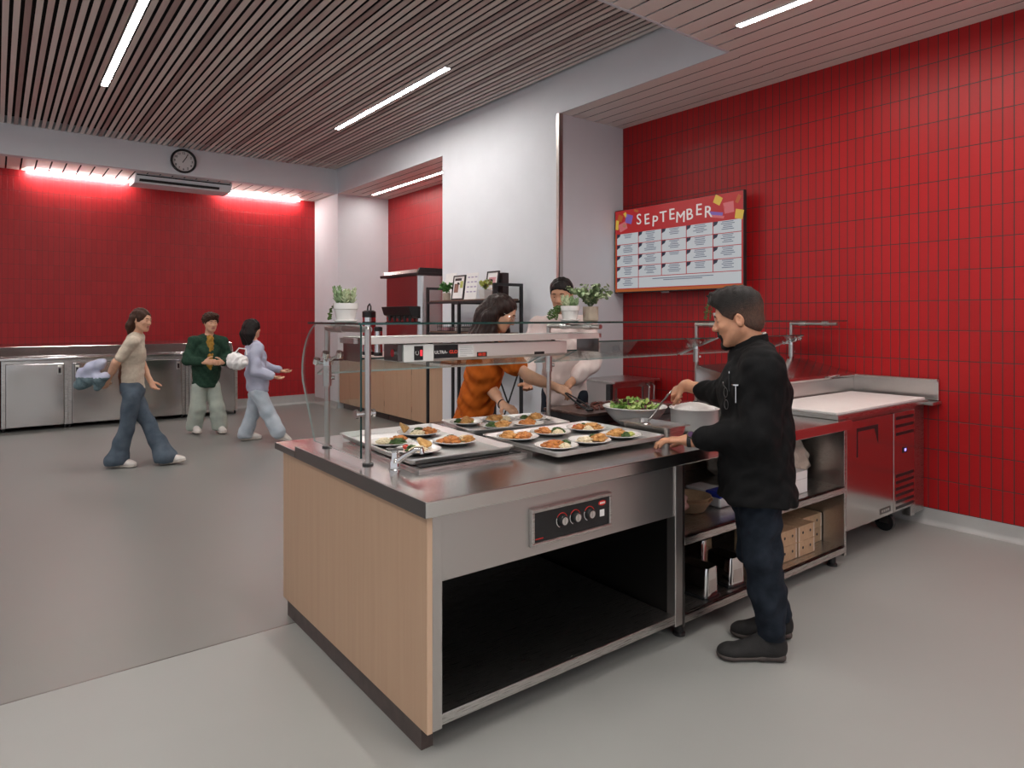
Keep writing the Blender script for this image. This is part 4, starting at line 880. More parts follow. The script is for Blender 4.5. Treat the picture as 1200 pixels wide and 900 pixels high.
for r in range(4):
    for q in range(3): 
        zz = SZ + .26 - r * .055; xx = 4.226 + .04 * (zz - SZ) / .30
        box(b, xx - .0035, xx - .0025, 6.16 + q * .07, 6.16 + q * .07 + .045, zz - .015, zz)
obj('print_block', b, mat('print_lilac', (.42, .36, .50), .6, scale=60), t)
b = B(); prism(b, [(4.22, 6.135, SZ), (4.32, 6.135, SZ), (4.32, 6.135, SZ + .004), (4.22, 6.135, SZ + .004)], (0, .25, 0)); obj('holder_foot', b, 'white_plastic', t)
t = thing('white_board', (4.30, 6.93, SZ), 'plain white card board standing behind the fern at the rack end', 'board')
b = B(); prism(b, [(4.36, 6.80, SZ + .001), (4.366, 6.80, SZ + .001), (4.406, 6.80, SZ + .335), (4.40, 6.80, SZ + .335)], (0, .24, 0)); obj('card', b, 'paper', t)
b = B(); prism(b, [(4.398, 6.9, SZ + .25), (4.47, 6.9, SZ + .001), (4.474, 6.9, SZ + .001), (4.402, 6.9, SZ + .25)], (0, .03, 0)); obj('easel_leg', b, 'paper', t)
t = thing('card_reader_box', (4.44, 5.93, SZ), 'dark upright box beside the pink print on the rack', 'box')
b = box(B(), 4.40, 4.48, 5.87, 5.97, SZ + .001, SZ + .29); obj('box_body', b, mat('dark_box', (.03, .012, .012), .5), t, bevel=.004); obj('slot', box(B(), 4.3985, 4.40, 5.885, 5.955, SZ + .2, SZ + .22), 'black_metal', t)
rnd = random.Random(12)
for i, yy in enumerate((6.84, 6.55, 6.12)):
    t = thing('wire_basket', (4.32, yy, 1.3825), ['black wire basket on the middle shelf, end by the red alcove', 'black wire basket on the middle shelf, next to the centre upright', 'black wire basket on the middle shelf, behind the long haired woman'][i], 'basket', 'wire baskets on the rack')
    b = B()
    for zz in (0.004, .05, .09): tube(b, [(4.22, yy - .11, 1.3825 + zz), (4.22, yy + .11, 1.3825 + zz), (4.42, yy + .11, 1.3825 + zz), (4.42, yy - .11, 1.3825 + zz), (4.22, yy - .11, 1.3825 + zz)], .004, 6)
    for k in range(6):
        for xx in (4.22, 4.42): tube(b, [(xx, yy - .11 + k * .044, 1.3865), (xx, yy - .11 + k * .044, 1.4725)], .003, 6)
    obj('wire_frame', b, 'black_metal', t)
    o = obj('packet', box(B(), 4.25, 4.39, yy - .08, yy + .07, 1.3875, 1.425 + .02 * i), mat('packet%d' % i, [(.5, .25, .28), (.55, .50, .48), (.10, .09, .10)][i], .5), None, bevel=.004, loc=(4.32, yy, 1.39)); tag(o, ['pink packet lying in the wire basket by the red alcove', 'pale packet lying in the wire basket by the centre upright', 'black packet lying in the wire basket behind the woman'][i], 'packet')

# ------------------------------------------------------------------ things on the open shelves behind the chef
def dispenser(x, y, label, rz=0):
    t = thing('napkin_dispenser', (x, y, .1305), label, 'napkin dispenser', 'chrome napkin dispensers', rz=rz)
    b = B(); w_, d = .118, .17; lps = []
    for k, zz in ((1, .012), (.97, .05), (.86, .14), (.78, .152)): lps.append([(p[0] * k, p[1] * (.9 + .1 * k), zz) for p in rounded(w_, d, .018, 0)])
    loft(b, lps); obj('case', b, 'chrome', t, smooth=True, local=True)
    b = B(); loft(b, [rounded(w_ + .018, d + .018, .02, 0), rounded(w_ + .018, d + .018, .02, .012)]); obj('base', b, 'black_plastic', t, local=True)
    b = B(); prism(b, [(-.036, -.0835, .028), (.036, -.0835, .028), (.030, -.0785, .128), (-.030, -.0785, .128)], (0, -.004, 0)); obj('face_plate', b, 'steel_door', t, local=True)
dispenser(2.86, 2.145, 'chrome napkin dispenser on the bottom shelf beside the corner post', .1)
dispenser(3.10, 2.150, 'chrome napkin dispenser partly hidden by the chef jeans', -.1)
dispenser(3.20, 2.42, 'chrome napkin dispenser set deeper on the shelf behind the chef', .1)
def kraft_box(x0, x1, y0, z0, h, label, d=.30):
    t = thing('kraft_box', ((x0 + x1) / 2, y0 + d / 2, z0), label, 'box', 'kraft takeout boxes on the bottom shelf')
    obj('carton', box(B(), x0, x1, y0, y0 + d, z0, z0 + h), 'kraft', t, bevel=.002)
    for u in (.28, .74):
        xx = x0 + (x1 - x0) * u; obj('vent_hole', tube(B(), [(xx, y0 - .001, z0 + h * .55), (xx, y0 + .002, z0 + h * .55)], .0085, 14), 'black_plastic', t)
    for u0_ in (0.0, .93): obj('edge_band', box(B(), x0 + (x1 - x0) * u0_, x0 + (x1 - x0) * (u0_ + .07), y0 - .0012, y0 + .0, z0 + .003, z0 + h - .003), mat('pale_band', (.62, .50, .40), .7), t)
zb = .1308; hh = .088
kraft_box(3.555, 3.735, 2.10, zb, hh, 'kraft box at the bottom of the pile column by the chef leg'); kraft_box(3.555, 3.735, 2.10, zb + hh + .001, hh, 'kraft box on top of the column by the chef leg')
kraft_box(3.745, 3.925, 2.095, zb, hh, 'kraft box at the bottom of the middle column'); kraft_box(3.745, 3.925, 2.095, zb + hh + .001, hh, 'kraft box on top of the middle column')
kraft_box(3.935, 4.155, 2.17, zb, hh, 'kraft box at the bottom of the column by the steel side panel'); kraft_box(3.935, 4.155, 2.17, zb + hh + .001, hh, 'kraft box second in the column by the steel side panel')
kraft_box(3.97, 4.155, 2.30, zb + 2 * hh + .003, .085, 'single kraft box topping the pile by the side panel', .17)
MZ = .5005
M['bag'] = mat('pink_bag_plastic', (.62, .42, .38), .3, var=.1, bump=.5, bscale=30, coat=.3)
M['clearbag'] = mat('cloudy_bag_plastic', (.62, .52, .43), .2, var=.12, scale=14, bump=.9, bscale=28, coat=.5)
rnd = random.Random(21)
def bag(c, rx, ry, h, m, label):
    b = B(); n0 = 0; bmesh.ops.create_icosphere(b, subdivisions=4, radius=1)
    for v in b.verts:
        p = v.co.copy(); zz = max(p.z, -.75); s = 1 + .10 * math.sin(7 * p.x + 3 * p.z) * math.sin(6 * p.y + 2) + .06 * math.sin(15 * p.z + 5 * p.x)
        k = (abs(p.x) ** 3 + abs(p.y) ** 3) ** (1 / 3) / max(1e-4, math.hypot(p.x, p.y)) if math.hypot(p.x, p.y) > 1e-3 else 1
        v.co = (c[0] + p.x * s * rx / max(k, .8), c[1] + p.y * s * ry / max(k, .8), c[2] + (zz + .75) / 1.75 * h * (1 + .05 * math.sin(9 * p.x)))
    o = obj('plastic_bag', b, m, None, smooth='all', loc=c); tag(o, label, 'bag', 'plastic bags on the open shelf'); return o
bag((2.73, 2.30, MZ), .10, .15, .21, 'bag', 'soft pinkish plastic bag slumped beside the corner post')
def kraft_bowl(x, y, z, r, h, label, tilt=0):
    t = tag(obj('kraft_bowl', lathe(B(), [(0, 0), (r * .66, 0), (r * .7, .004), (r, h), (r * 1.03, h + .003), (r * .98, h + .003), (r * .68, .010), (0, .010)], seg=36), 'kraft', None, smooth='all', local=True), label, 'bowl', 'kraft paper bowls'); t.location = (x, y, z); t.rotation_euler = (0, tilt, 0)
kraft_bowl(2.985, 2.30, MZ, .125, .062, 'kraft paper bowl, lower of the two beside the pink bag'); kraft_bowl(2.985, 2.30, MZ + .016, .118, .062, 'kraft paper bowl nested in the lower bowl beside the pink bag')
t = thing('napkin_pack', (3.20, 2.32, MZ), 'white and blue wrapped pack beside the kraft bowls', 'packet')
b = box(B(), 3.13, 3.27, 2.20, 2.44, MZ, MZ + .085); obj('wrapping', b, 'paper', t, bevel=.012); b = box(B(), 3.129, 3.271, 2.199, 2.30, MZ + .05, MZ + .0858); obj('printed_band', b, mat('blue_print', (.03, .05, .42), .4), t, bevel=.008)
bag((4.0, 2.34, MZ), .12, .14, .30, 'clearbag', 'cloudy clear bag of paper cups by the steel side panel')
bag((3.84, 2.67, MZ), .11, .12, .26, 'clearbag', 'cloudy clear bag standing deeper behind the white carton')
t = thing('paper_carton', (3.78, 2.17, MZ), 'small white paper carton on the middle shelf behind the chef back', 'carton')
obj('carton', box(B(), 3.70, 3.855, 2.10, 2.26, MZ, MZ + .13), 'paper', t, bevel=.002); obj('fold_line', box(B(), 3.70, 3.855, 2.0992, 2.1005, MZ + .084, MZ + .086), mat('grey_fold', (.5, .48, .47), .7), t)
# ------------------------------------------------------------------ people: smooth-blended solids polygonised into one continuous skin
class Solid:
    def __init__(s): s.p = []
    def cap(s, a, b, r1, r2=None, k=.02): s.p.append(('c', V(a), V(b), r1, r1 if r2 is None else r2, k, 1)); return s
    def chain(s, pts, rs, k=.02):
        for a, b, r1, r2 in zip(pts, pts[1:], rs, rs[1:]): s.cap(a, b, r1, r2, k)
        return s
    def ecap(s, a, b, w, rw1, rd1, rw2, rd2, k=.03): s.p.append(('e', V(a), V(b), V(w), rw1, rd1, rw2, rd2, k, 1)); return s
    def ell(s, c, axes, r, k=.02, sign=1): s.p.append(('l', V(c), [V(a) for a in axes], r, k, sign)); return s
    def cut(s, p, n): s.p.append(('h', V(p), V(n).normalized())); return s          # keep the side opposite n
    def grid(s, h, lim=None):
        lo = np.full(3, 1e9); hi = np.full(3, -1e9); bx = []
        for q in s.p:
            if q[0] == 'h': bx.append(None); continue
            if q[0] == 'c': R = max(q[3], q[4]); a, b = np.minimum(q[1], q[2]) - R, np.maximum(q[1], q[2]) + R; k, sg = q[5], q[6]
            elif q[0] == 'e': R = max(q[4:8]); a, b = np.minimum(q[1], q[2]) - R, np.maximum(q[1], q[2]) + R; k, sg = q[8], q[9]
            else:
                e = np.sqrt(sum((np.array(ax) * r) ** 2 for ax, r in zip(q[2], q[3]))); a, b = np.array(q[1]) - e, np.array(q[1]) + e; k, sg = q[4], q[5]
            m = k + 2.5 * h; bx.append((a - m, b + m))
            if sg > 0: lo = np.minimum(lo, a - 3 * h); hi = np.maximum(hi, b + 3 * h)
        n = np.ceil((hi - lo) / h).astype(int) + 1
        F = np.full(n, .5, np.float32)
        ax = [(lo[i] + h * np.arange(n[i])).astype(np.float32) for i in range(3)]
        for q, bb in zip(s.p, bx):
            if bb is None:
                d = ((ax[0][:, None, None] - q[1].x) * q[2].x + (ax[1][None, :, None] - q[1].y) * q[2].y + (ax[2][None, None, :] - q[1].z) * q[2].z).astype(np.float32); F = np.maximum(F, d); continue
            i0 = np.maximum(((bb[0] - lo) / h).astype(int), 0); i1 = np.minimum(((bb[1] - lo) / h).astype(int) + 2, n)
            sl = tuple(slice(a, b) for a, b in zip(i0, i1))
            X = ax[0][sl[0]][:, None, None]; Y = ax[1][sl[1]][None, :, None]; Z = ax[2][sl[2]][None, None, :]
            if q[0] in 'ce':
                a, b = q[1], q[2]; d = b - a; L2 = max(d.length_squared, 1e-9)
                t = np.clip(((X - a.x) * d.x + (Y - a.y) * d.y + (Z - a.z) * d.z) / L2, 0, 1)
                ox, oy, oz = X - a.x - t * d.x, Y - a.y - t * d.y, Z - a.z - t * d.z
                if q[0] == 'c': D = np.sqrt(ox * ox + oy * oy + oz * oz) - (q[3] + t * (q[4] - q[3])); k = q[5]; sg = q[6]
                else:
                    dn = d.normalized(); w = (q[3] - dn * q[3].dot(dn)).normalized(); e = dn.cross(w)
                    rw = q[4] + t * (q[6] - q[4]); rd = q[5] + t * (q[7] - q[5]); ra = np.minimum(rw, rd)
                    ow = ox * w.x + oy * w.y + oz * w.z; oe = ox * e.x + oy * e.y + oz * e.z; oa = ox * dn.x + oy * dn.y + oz * dn.z
                    k0 = np.sqrt((ow / rw) ** 2 + (oe / rd) ** 2 + (oa / ra) ** 2); k1 = np.sqrt((ow / rw ** 2) ** 2 + (oe / rd ** 2) ** 2 + (oa / ra ** 2) ** 2) + 1e-6
                    D = k0 * (k0 - 1) / k1; k = q[8]; sg = q[9]
            else:
                c = q[1]; o = (X - c.x, Y - c.y, Z - c.z); k0 = 0; k1 = 0
                for a_, r in zip(q[2], q[3]):
                    u = o[0] * a_.x + o[1] * a_.y + o[2] * a_.z; k0 = k0 + (u / r) ** 2; k1 = k1 + (u / r ** 2) ** 2
                k0 = np.sqrt(k0); D = k0 * (k0 - 1) / (np.sqrt(k1) + 1e-6); k, sg = q[4], q[5]
            D = D.astype(np.float32); f = F[sl]
            if sg > 0:
                hh = np.maximum(k - np.abs(f - D), 0); F[sl] = np.minimum(f, D) - hh * hh / (4 * k)
            else:
                D = -D; hh = np.maximum(k - np.abs(f - D), 0); F[sl] = np.maximum(f, D) + hh * hh / (4 * k)
        return F, lo
    def mesh(s, h, disp=None, tint=None):
        F, lo = s.grid(h); F = np.pad(F, 1, constant_values=.5); lo = lo - h
        ins = F < 0
        nx, ny, nz = F.shape
        C = np.zeros((nx - 1, ny - 1, nz - 1), np.int8)
        for i in (0, 1):
            for j in (0, 1):
                for k in (0, 1): C += ins[i:nx - 1 + i, j:ny - 1 + j, k:nz - 1 + k]
        act = (C > 0) & (C < 8); ci = np.argwhere(act); idx = np.full(act.shape, -1, np.int64); idx[act] = np.arange(len(ci))
        acc = np.zeros((len(ci), 3)); cnt = np.zeros(len(ci))
        cs = [(i, j, k) for i in (0, 1) for j in (0, 1) for k in (0, 1)]
        fv = {c: F[ci[:, 0] + c[0], ci[:, 1] + c[1], ci[:, 2] + c[2]] for c in cs}
        for a in cs:
            for axis in range(3):
                if a[axis]: continue
                b = list(a); b[axis] = 1; b = tuple(b); fa, fb = fv[a], fv[b]; m = (fa < 0) != (fb < 0)
                t = np.where(m, fa / np.where(m, fa - fb, 1), 0)
                p = np.repeat(np.array(a, float)[None], len(ci), 0); p[:, axis] += t
                acc += p * m[:, None]; cnt += m
        co = (ci + acc / cnt[:, None]) * h + lo
        quads = []
        for axis in range(3):
            u, v = (axis + 1) % 3, (axis + 2) % 3
            sl0 = [slice(None)] * 3; sl1 = [slice(None)] * 3; sl0[axis] = slice(0, -1); sl1[axis] = slice(1, None)
            A, Bm = ins[tuple(sl0)], ins[tuple(sl1)]
            e = np.argwhere(A != Bm)
            e = e[(e[:, u] > 0) & (e[:, v] > 0) & (e[:, u] < F.shape[u] - 1) & (e[:, v] < F.shape[v] - 1)]
            du = np.zeros(3, int); du[u] = 1; dv = np.zeros(3, int); dv[v] = 1
            g = lambda q: idx[q[:, 0], q[:, 1], q[:, 2]]
            q = np.stack([g(e - du - dv), g(e - dv), g(e), g(e - du)], 1)
            flip = ~A[e[:, 0], e[:, 1], e[:, 2]]; q[flip] = q[flip][:, ::-1]; quads.append(q)
        q = np.concatenate(quads)
        me = bpy.data.meshes.new('m'); me.vertices.add(len(co)); me.vertices.foreach_set('co', co.astype(np.float32).ravel())
        me.loops.add(len(q) * 4); me.loops.foreach_set('vertex_index', q.ravel().astype(np.int32)); me.polygons.add(len(q))
        me.polygons.foreach_set('loop_start', np.arange(0, len(q) * 4, 4, dtype=np.int32)); me.update(calc_edges=True); me.validate()
        # one pass of relaxation
        if disp is not None:
            nn = np.empty(len(co) * 3, np.float32); me.vertex_normals.foreach_get('vector', nn); nn = nn.reshape(-1, 3)
            co = co + nn * disp(co)[:, None]; me.vertices.foreach_set('co', co.astype(np.float32).ravel()); me.update()
        me.polygons.foreach_set('use_smooth', np.ones(len(q), bool)); s.co, s.q = co, q
        return me
def solid_obj(name, sol, h, m, parent, base, disp=None, pick=None):
    me = sol.mesh(h, disp); me.name = name
    for mm in (m if isinstance(m, (list, tuple)) else [m]): me.materials.append(M[mm] if isinstance(mm, str) else mm)
    if pick is not None:
        cen = sol.co[sol.q].mean(1) if len(sol.co) else np.zeros((0, 3)); mi = pick(cen).astype(np.int32)
        if len(mi) == len(me.polygons): me.polygons.foreach_set('material_index', mi)
    me.transform(Matrix.Translation(-V(base)))
    o = bpy.data.objects.new(name, me); COL.objects.link(o)
    if parent is not None: o.parent = parent
    else: o.location = base
    BASE[o] = V(base); return o
def folds(seed, amp=.004, f=16, stretch=(1, 1, .6), diag=.5, k=3.0):
    f = f * k; r_ = np.random.default_rng(seed); K = r_.normal(size=(7, 3)) * f * np.array(stretch); K[:, 2] += diag * f * r_.choice([-1, 1], 7); ph = r_.uniform(0, 6.28, 7)
    def g(co):
        w_ = co + .035 * np.sin(co[:, [1, 2, 0]] * 9 + seed)
        s_ = sum(np.sin(w_ @ K[i] + ph[i]) for i in range(7)) / 2.6
        return amp * (np.abs(s_) ** .8 * np.sign(s_) - .1)
    return g
def strands(seed, amp=.003, f=150):
    def g(co): return amp * (np.sin(co[:, 0] * f + 3 * np.sin(co[:, 2] * 22 + seed)) * np.sin(co[:, 1] * f * 1.1 + 2 * np.sin(co[:, 2] * 17)) + .6 * np.sin(co[:, 0] * 61 + co[:, 1] * 53 + co[:, 2] * 20))
    return g
def basis(f, u=(0, 0, 1)):
    f = V(f).normalized(); l = V(u).cross(f).normalized(); return f, l, f.cross(l).normalized()

def add_head(S, c, f, up, H=.235, fem=False):
    """c = middle of the head; f looks forward"""
    F_, L_, U_ = basis(f, up); s = H / .235
    def q(a, b, d): return V(c) + F_ * (a * s) + L_ * (b * s) + U_ * (d * s)
    ax = [F_, L_, U_]; r = lambda *v: [x * s for x in v]
    S.ell(q(-.012, 0, .033), ax, r(.097, .076, .086), .02)
    S.ell(q(.028, 0, -.03), ax, r(.062, .062, .078), .03)
    for sg in (1, -1):
        S.cap(q(.0, sg * .05, -.045), q(.055, sg * .022, -.095), .022 * s, .018 * s, .03)
        S.ell(q(.058, sg * .038, -.022), ax, r(.024, .022, .020), .02)
    S.cap(q(.066, -.008, -.1), q(.066, .008, -.1), .0175 * s, .0175 * s, .02)
    S.cap(q(.074, -.030, .022), q(.074, .030, .022), .012 * s, .012 * s, .02)
    for sg in (1, -1): S.ell(q(.095, sg * .031, .002), ax, r(.012, .018, .012), .014, -1)
    S.cap(q(.084, 0, .006), q(.105, 0, -.030), .0085 * s, .0115 * s, .012)
    for sg in (1, -1):      # lids
        S.cap(q(.0815, sg * .020, .0085), q(.079, sg * .043, .0075), .0050 * s, .0048 * s, .005); S.cap(q(.080, sg * .022, -.0055), q(.078, sg * .042, -.005), .0042 * s, .004 * s, .005)
    for sg in (1, -1): S.cap(q(.094, sg * .008, -.034), q(.094, sg * .013, -.033), .009 * s, .008 * s, .008)
    S.cap(q(.0835, -.019, -.060), q(.0835, .019, -.060), .0058 * s, .0058 * s, .010); S.cap(q(.0815, -.017, -.071), q(.0815, .017, -.071), .007 * s, .007 * s, .010)
    S.cap(q(.090, 0, -.058), q(.090, 0, -.060), .006 * s, .006 * s, .01)
    S.ell(q(.094, 0, -.0655), ax, r(.010, .020, .0018), .004, -1)
    for sg in (1, -1):
        ear = [F_, L_ * .92 + F_ * (-sg * .38), U_]; ear = [e.normalized() for e in ear]
        S.ell(q(-.012, sg * .079, -.004), ear, r(.019, .0085, .031), .008); S.ell(q(-.006, sg * .0885, -.002), ear, r(.009, .006, .017), .005, -1)
    return q
def face_parts(q, parent, base, s, brow='hair_dark', beard=None):
    for sg in (1, -1):
        b = B(); ball(b, q(.0732, sg * .0315, .0015), .0112 * s, 2); obj('eye', b, 'eye_white', parent, smooth='all')
        b = B(); ball(b, q(.0800, sg * .0315, .001), .0054 * s, 2); obj('iris', b, 'eye_dark', parent, smooth='all')
        b = tube(B(), [q(.0845, sg * .046, .024), q(.0905, sg * .031, .0285), q(.0915, sg * .015, .024)], [.002 * s, .0036 * s, .0028 * s], 8); obj('eyebrow', b, brow, parent, smooth='all')
def add_hand(S, wr, x, n, thumb, curl=(.5, .6, .4), s=1., spread=.12, tcurl=.4, k=.006):
    """wr wrist; x to the fingers; n back-of-hand; thumb = +1/-1 side (n x x). curl bends toward the palm"""
    x = V(x).normalized(); n = (V(n) - x * V(n).dot(x)).normalized(); y = n.cross(x) * thumb
    wr = V(wr)
    S.ecap(wr + x * .012 * s, wr + x * .078 * s, y, .030 * s, .017 * s, .040 * s, .0135 * s, .012)
    S.cap(wr - x * .02 * s, wr + x * .02 * s, .025 * s, .023 * s, .015)
    tips = []
    for i, (off, L) in enumerate(((.030, .072), (.0105, .080), (-.0095, .074), (-.029, .058))):
        p = wr + (x * (.086 - .004 * abs(i - 1)) + y * off) * s; d = (x + y * (off * spread * 26 * .35)).normalized(); a = 0; pts = [p - d * .012 * s, p]
        for fr, c_ in zip((.46, .31, .25), curl):
            a += c_ * (1 + .06 * (i - 1)); dd = (d * math.cos(a) - n * math.sin(a)); pts.append(pts[-1] + dd * L * fr * s)
        r = .0092 if i < 3 else .008
        S.chain(pts, [r * s * 1.04, r * s, r * s * .96, r * s * .88, r * s * .74], k); tips.append(pts[-1])
    p = wr + (x * .022 + y * .026) * s; d1 = (x * .62 + y * .68 - n * .32).normalized(); p1 = p + d1 * .042 * s
    d2 = (d1 * math.cos(tcurl) + (x * .75 - y * .45 - n * .3).normalized() * math.sin(tcurl)).normalized(); p2 = p1 + d2 * .034 * s
    d3 = (d2 * math.cos(tcurl * .8) + (x * .6 - y * .7 - n * .2).normalized() * math.sin(tcurl * .8)).normalized(); p3 = p2 + d3 * .026 * s
    S.chain([p - d1 * .006 * s, p1, p2, p3], [.0145 * s, .0115 * s, .0098 * s, .0078 * s], .008); tips.append(p3)
    return tips
def shoe(parent, base, ankle, f, upm, solem, L=.285, W=.05, h=.006, lace=None, toe_up=0.):
    """low trainer: upper and sole; f = toe direction; ankle = point above the heel at floor height z"""
    f = V(f); f.normalize(); l = V((0, 0, 1)).cross(f).normalized(); u = f.cross(l).normalized(); a = V(ankle)
    q = lambda x, y, z: a + f * x + l * y + u * z
    S = Solid(); hl, tl = -.075, L - .075
    S.ecap(q(hl + .045, 0, .055), q(.02, 0, .06), l, .036, .05, .038, .055, .02); S.ecap(q(.0, 0, .05), q(tl - .055, .006, .034), l, .042, .042, W * .94, .030, .03); S.ell(q(tl - .045, .006, .032), [f, l, u], [.05, W * .92, .030], .02)
    S.cap(q(.055, 0, .082), q(.125, .003, .044), .034, .030, .03)
    S.cap(q(-.005, 0, .06), q(-.014, 0, .125), .044, .043, .02); S.cap(q(.045, 0, .085), q(.03, 0, .118), .024, .02, .02); S.cut(q(0, 0, .020), -u); S.cut(q(0, 0, .122), u)
    o = solid_obj('shoe', S, h, upm, parent, base)
    S = Solid()
    S.ecap(q(hl + .040, 0, .020), q(.05, .002, .018), l, .046, .023, .043, .020, .02); S.ecap(q(.06, .002, .016), q(tl - .05, .006, .015), l, .042, .016, W * 1.04, .015, .02); S.ell(q(tl - .04, .006, .017), [f, l, u], [.047, W * 1.02, .017], .015); S.cut(q(0, 0, .0015), -u)
    solid_obj('sole', S, h * .8, solem, o, base)
    if lace:
        for i in range(4):
            x = .060 + i * .021; z = .116 - i * .0175
            b = tube(B(), [q(x, -.027, z - .014), q(x + .006, 0, z + .003), q(x, .027, z - .014)], .003, 6); obj('lace', b, lace, o, smooth='all')
    return o
M['skin'] = mat('skin_warm', (.56, .275, .165), .5, var=.05, scale=40, sss=.12, bump=.03, bscale=300)
M['skin_f'] = mat('skin_fair', (.65, .36, .235), .5, var=.04, scale=40, sss=.12, bump=.02, bscale=300)
M['skin_d'] = mat('skin_tan', (.54, .28, .17), .5, var=.05, scale=40, sss=.12)
M['lip'] = mat('lip', (.46, .17, .14), .45, var=.05)
M['eye_white'] = mat('eye_white', (.50, .45, .41), .3, var=.03); M['eye_dark'] = mat('eye_dark', (.02, .012, .01), .15, var=.1)
M['hair_dark'] = mat('hair_black', (.012, .009, .008), .5, spec=.25, col2=(.008, .006, .006), scale=60, stretch=(1, 1, .15), bump=.6, bscale=160)
M['hair_long'] = mat('hair_dark_brown', (.026, .011, .008), .45, spec=.3, col2=(.012, .006, .005), scale=70, stretch=(1, 1, .06), bump=.5, bscale=150)
M['hair_fade'] = mat('hair_cropped', (.050, .028, .021), .6, spec=.2, col2=(.05, .03, .022), scale=160, bump=.5, bscale=400)
M['hair_brown'] = mat('hair_brown', (.060, .024, .013), .5, spec=.25, col2=(.03, .014, .009), scale=70, stretch=(1, 1, .2), bump=.6, bscale=130)
def cloth(name, c, c2=None, rough=.85, sc=40, b=.25, bs=500): return mat(name, c, rough, col2=c2, scale=sc, bump=b, bscale=bs, sheen=.0, spec=.18)
M['jacket'] = cloth('black_chef_twill', (.0075, .0075, .008), (.005, .005, .0055), .75)
M['denim_dark'] = cloth('dark_denim', (.020, .026, .038), (.010, .014, .021), sc=18)
M['orange'] = cloth('orange_cotton', (.52, .115, .012), (.45, .095, .009), sc=10)
M['shoe_black'] = mat('black_mesh_shoe', (.014, .013, .013), .75, var=.3, bump=.3, bscale=350); M['sole_dark'] = mat('dark_brown_sole', (.055, .042, .038), .6, var=.1); M['lace_dark'] = mat('black_lace', (.02, .02, .02), .8)
M['shoe_white'] = mat('white_trainer', (.66, .62, .58), .6, var=.06); M['sole_white'] = mat('pale_sole', (.62, .56, .50), .6, var=.05)
UP = V((0, 0, 1))
def fade_mat():
    m, nt, b = new_mat('hair_faded_cut'); L = nt.links.new; N = nt.nodes.new
    a = N('ShaderNodeAttribute'); a.attribute_name = 'length'; n = N('ShaderNodeTexNoise'); n.inputs['Scale'].default_value = 90; n.inputs['Detail'].default_value = 4
    tc = N('ShaderNodeTexCoord'); L(tc.outputs['Object'], n.inputs['Vector'])
    s_ = N('ShaderNodeMath'); s_.operation = 'MULTIPLY_ADD'; s_.inputs[1].default_value = .7; L(n.outputs['Fac'], s_.inputs[0]); L(a.outputs['Fac'], s_.inputs[2])
    r = N('ShaderNodeValToRGB'); e = r.color_ramp.elements; e[0].position = .28; e[1].position = .95; e[0].color = (.105, .056, .040, 1); e[1].color = (.009, .007, .006, 1); k = e.new(.62); k.color = (.035, .021, .016, 1)
    L(s_.outputs[0], r.inputs['Fac']); L(r.outputs['Color'], b.inputs['Base Color']); b.inputs['Roughness'].default_value = .5; b.inputs['Specular IOR Level'].default_value = .3
    n2 = N('ShaderNodeTexNoise'); n2.inputs['Scale'].default_value = 260; L(tc.outputs['Object'], n2.inputs['Vector']); bp = N('ShaderNodeBump'); bp.inputs['Strength'].default_value = .6; bp.inputs['Distance'].default_value = .01
    L(n2.outputs['Fac'], bp.inputs['Height']); L(bp.outputs['Normal'], b.inputs['Normal']); return m
M['hair_faded_cut'] = fade_mat()
M['lace_grey'] = mat('charcoal_lace', (.05, .05, .05), .8)
def skin_body(J, g=1.0, H=.235, hands=True, arms=(.047, .040, .040, .027), torso=(.140, .095, .128, .09, .155, .105), legs=(.072, .050, .048, .036), neck=.052):
    S = Solid(); L = J['L']
    q = add_head(S, J['head'], J['hf'], J['hup'], H)
    S.cap(q(-.025, 0, -.06), J['neck'], neck * g, neck * 1.08 * g, .03)
    a, b, c, d, e, f = torso
    S.ecap(J['pelvis'], J['waist'], L, a * g, b * g, c * g, d * g, .03); S.ecap(J['waist'], J['chest'], L, c * g, d * g, e * g, f * g, .03)
    S.ecap(J['chest'], V(J['chest']).lerp(J['neck'], .8), L, e * g, f * g, .09 * g, .075 * g, .04)
    for s in 'LR':
        sh, el, wr = J['S' + s], J['E' + s], J['W' + s]
        S.cap(V(sh).lerp(V(J['chest']).lerp(J['neck'], .7), .5), sh, .055 * g, arms[0] * 1.1 * g, .03)
        S.chain([sh, el, wr], [arms[0] * g, arms[1] * g, arms[3] * g], .02); S.cap(el, V(el).lerp(wr, .45), arms[2] * g, arms[2] * .95 * g, .02)
        hp, kn, an = J['H' + s], J['K' + s], J['A' + s]
        S.chain([hp, kn, V(kn).lerp(an, .35), an], [legs[0] * g, legs[1] * g, legs[2] * g, legs[3] * g], .025)
    return S, q
def lip_pick(q, mats=1):
    a = np.array(q(.09, 0, -.0655)); u = np.array(q(0, 0, 1) - q(0, 0, 0)); l = np.array(q(0, 1, 0) - q(0, 0, 0)); f = np.array(q(1, 0, 0) - q(0, 0, 0))
    u, l, f = u / np.linalg.norm(u), l / np.linalg.norm(l), f / np.linalg.norm(f)
    def g(c): d = c - a; return ((np.abs(d @ u) < .0125) & (np.abs(d @ l) < .025 - 1.1 * np.abs(d @ u)) & (np.abs(d @ f) < .02)).astype(int)
    return g
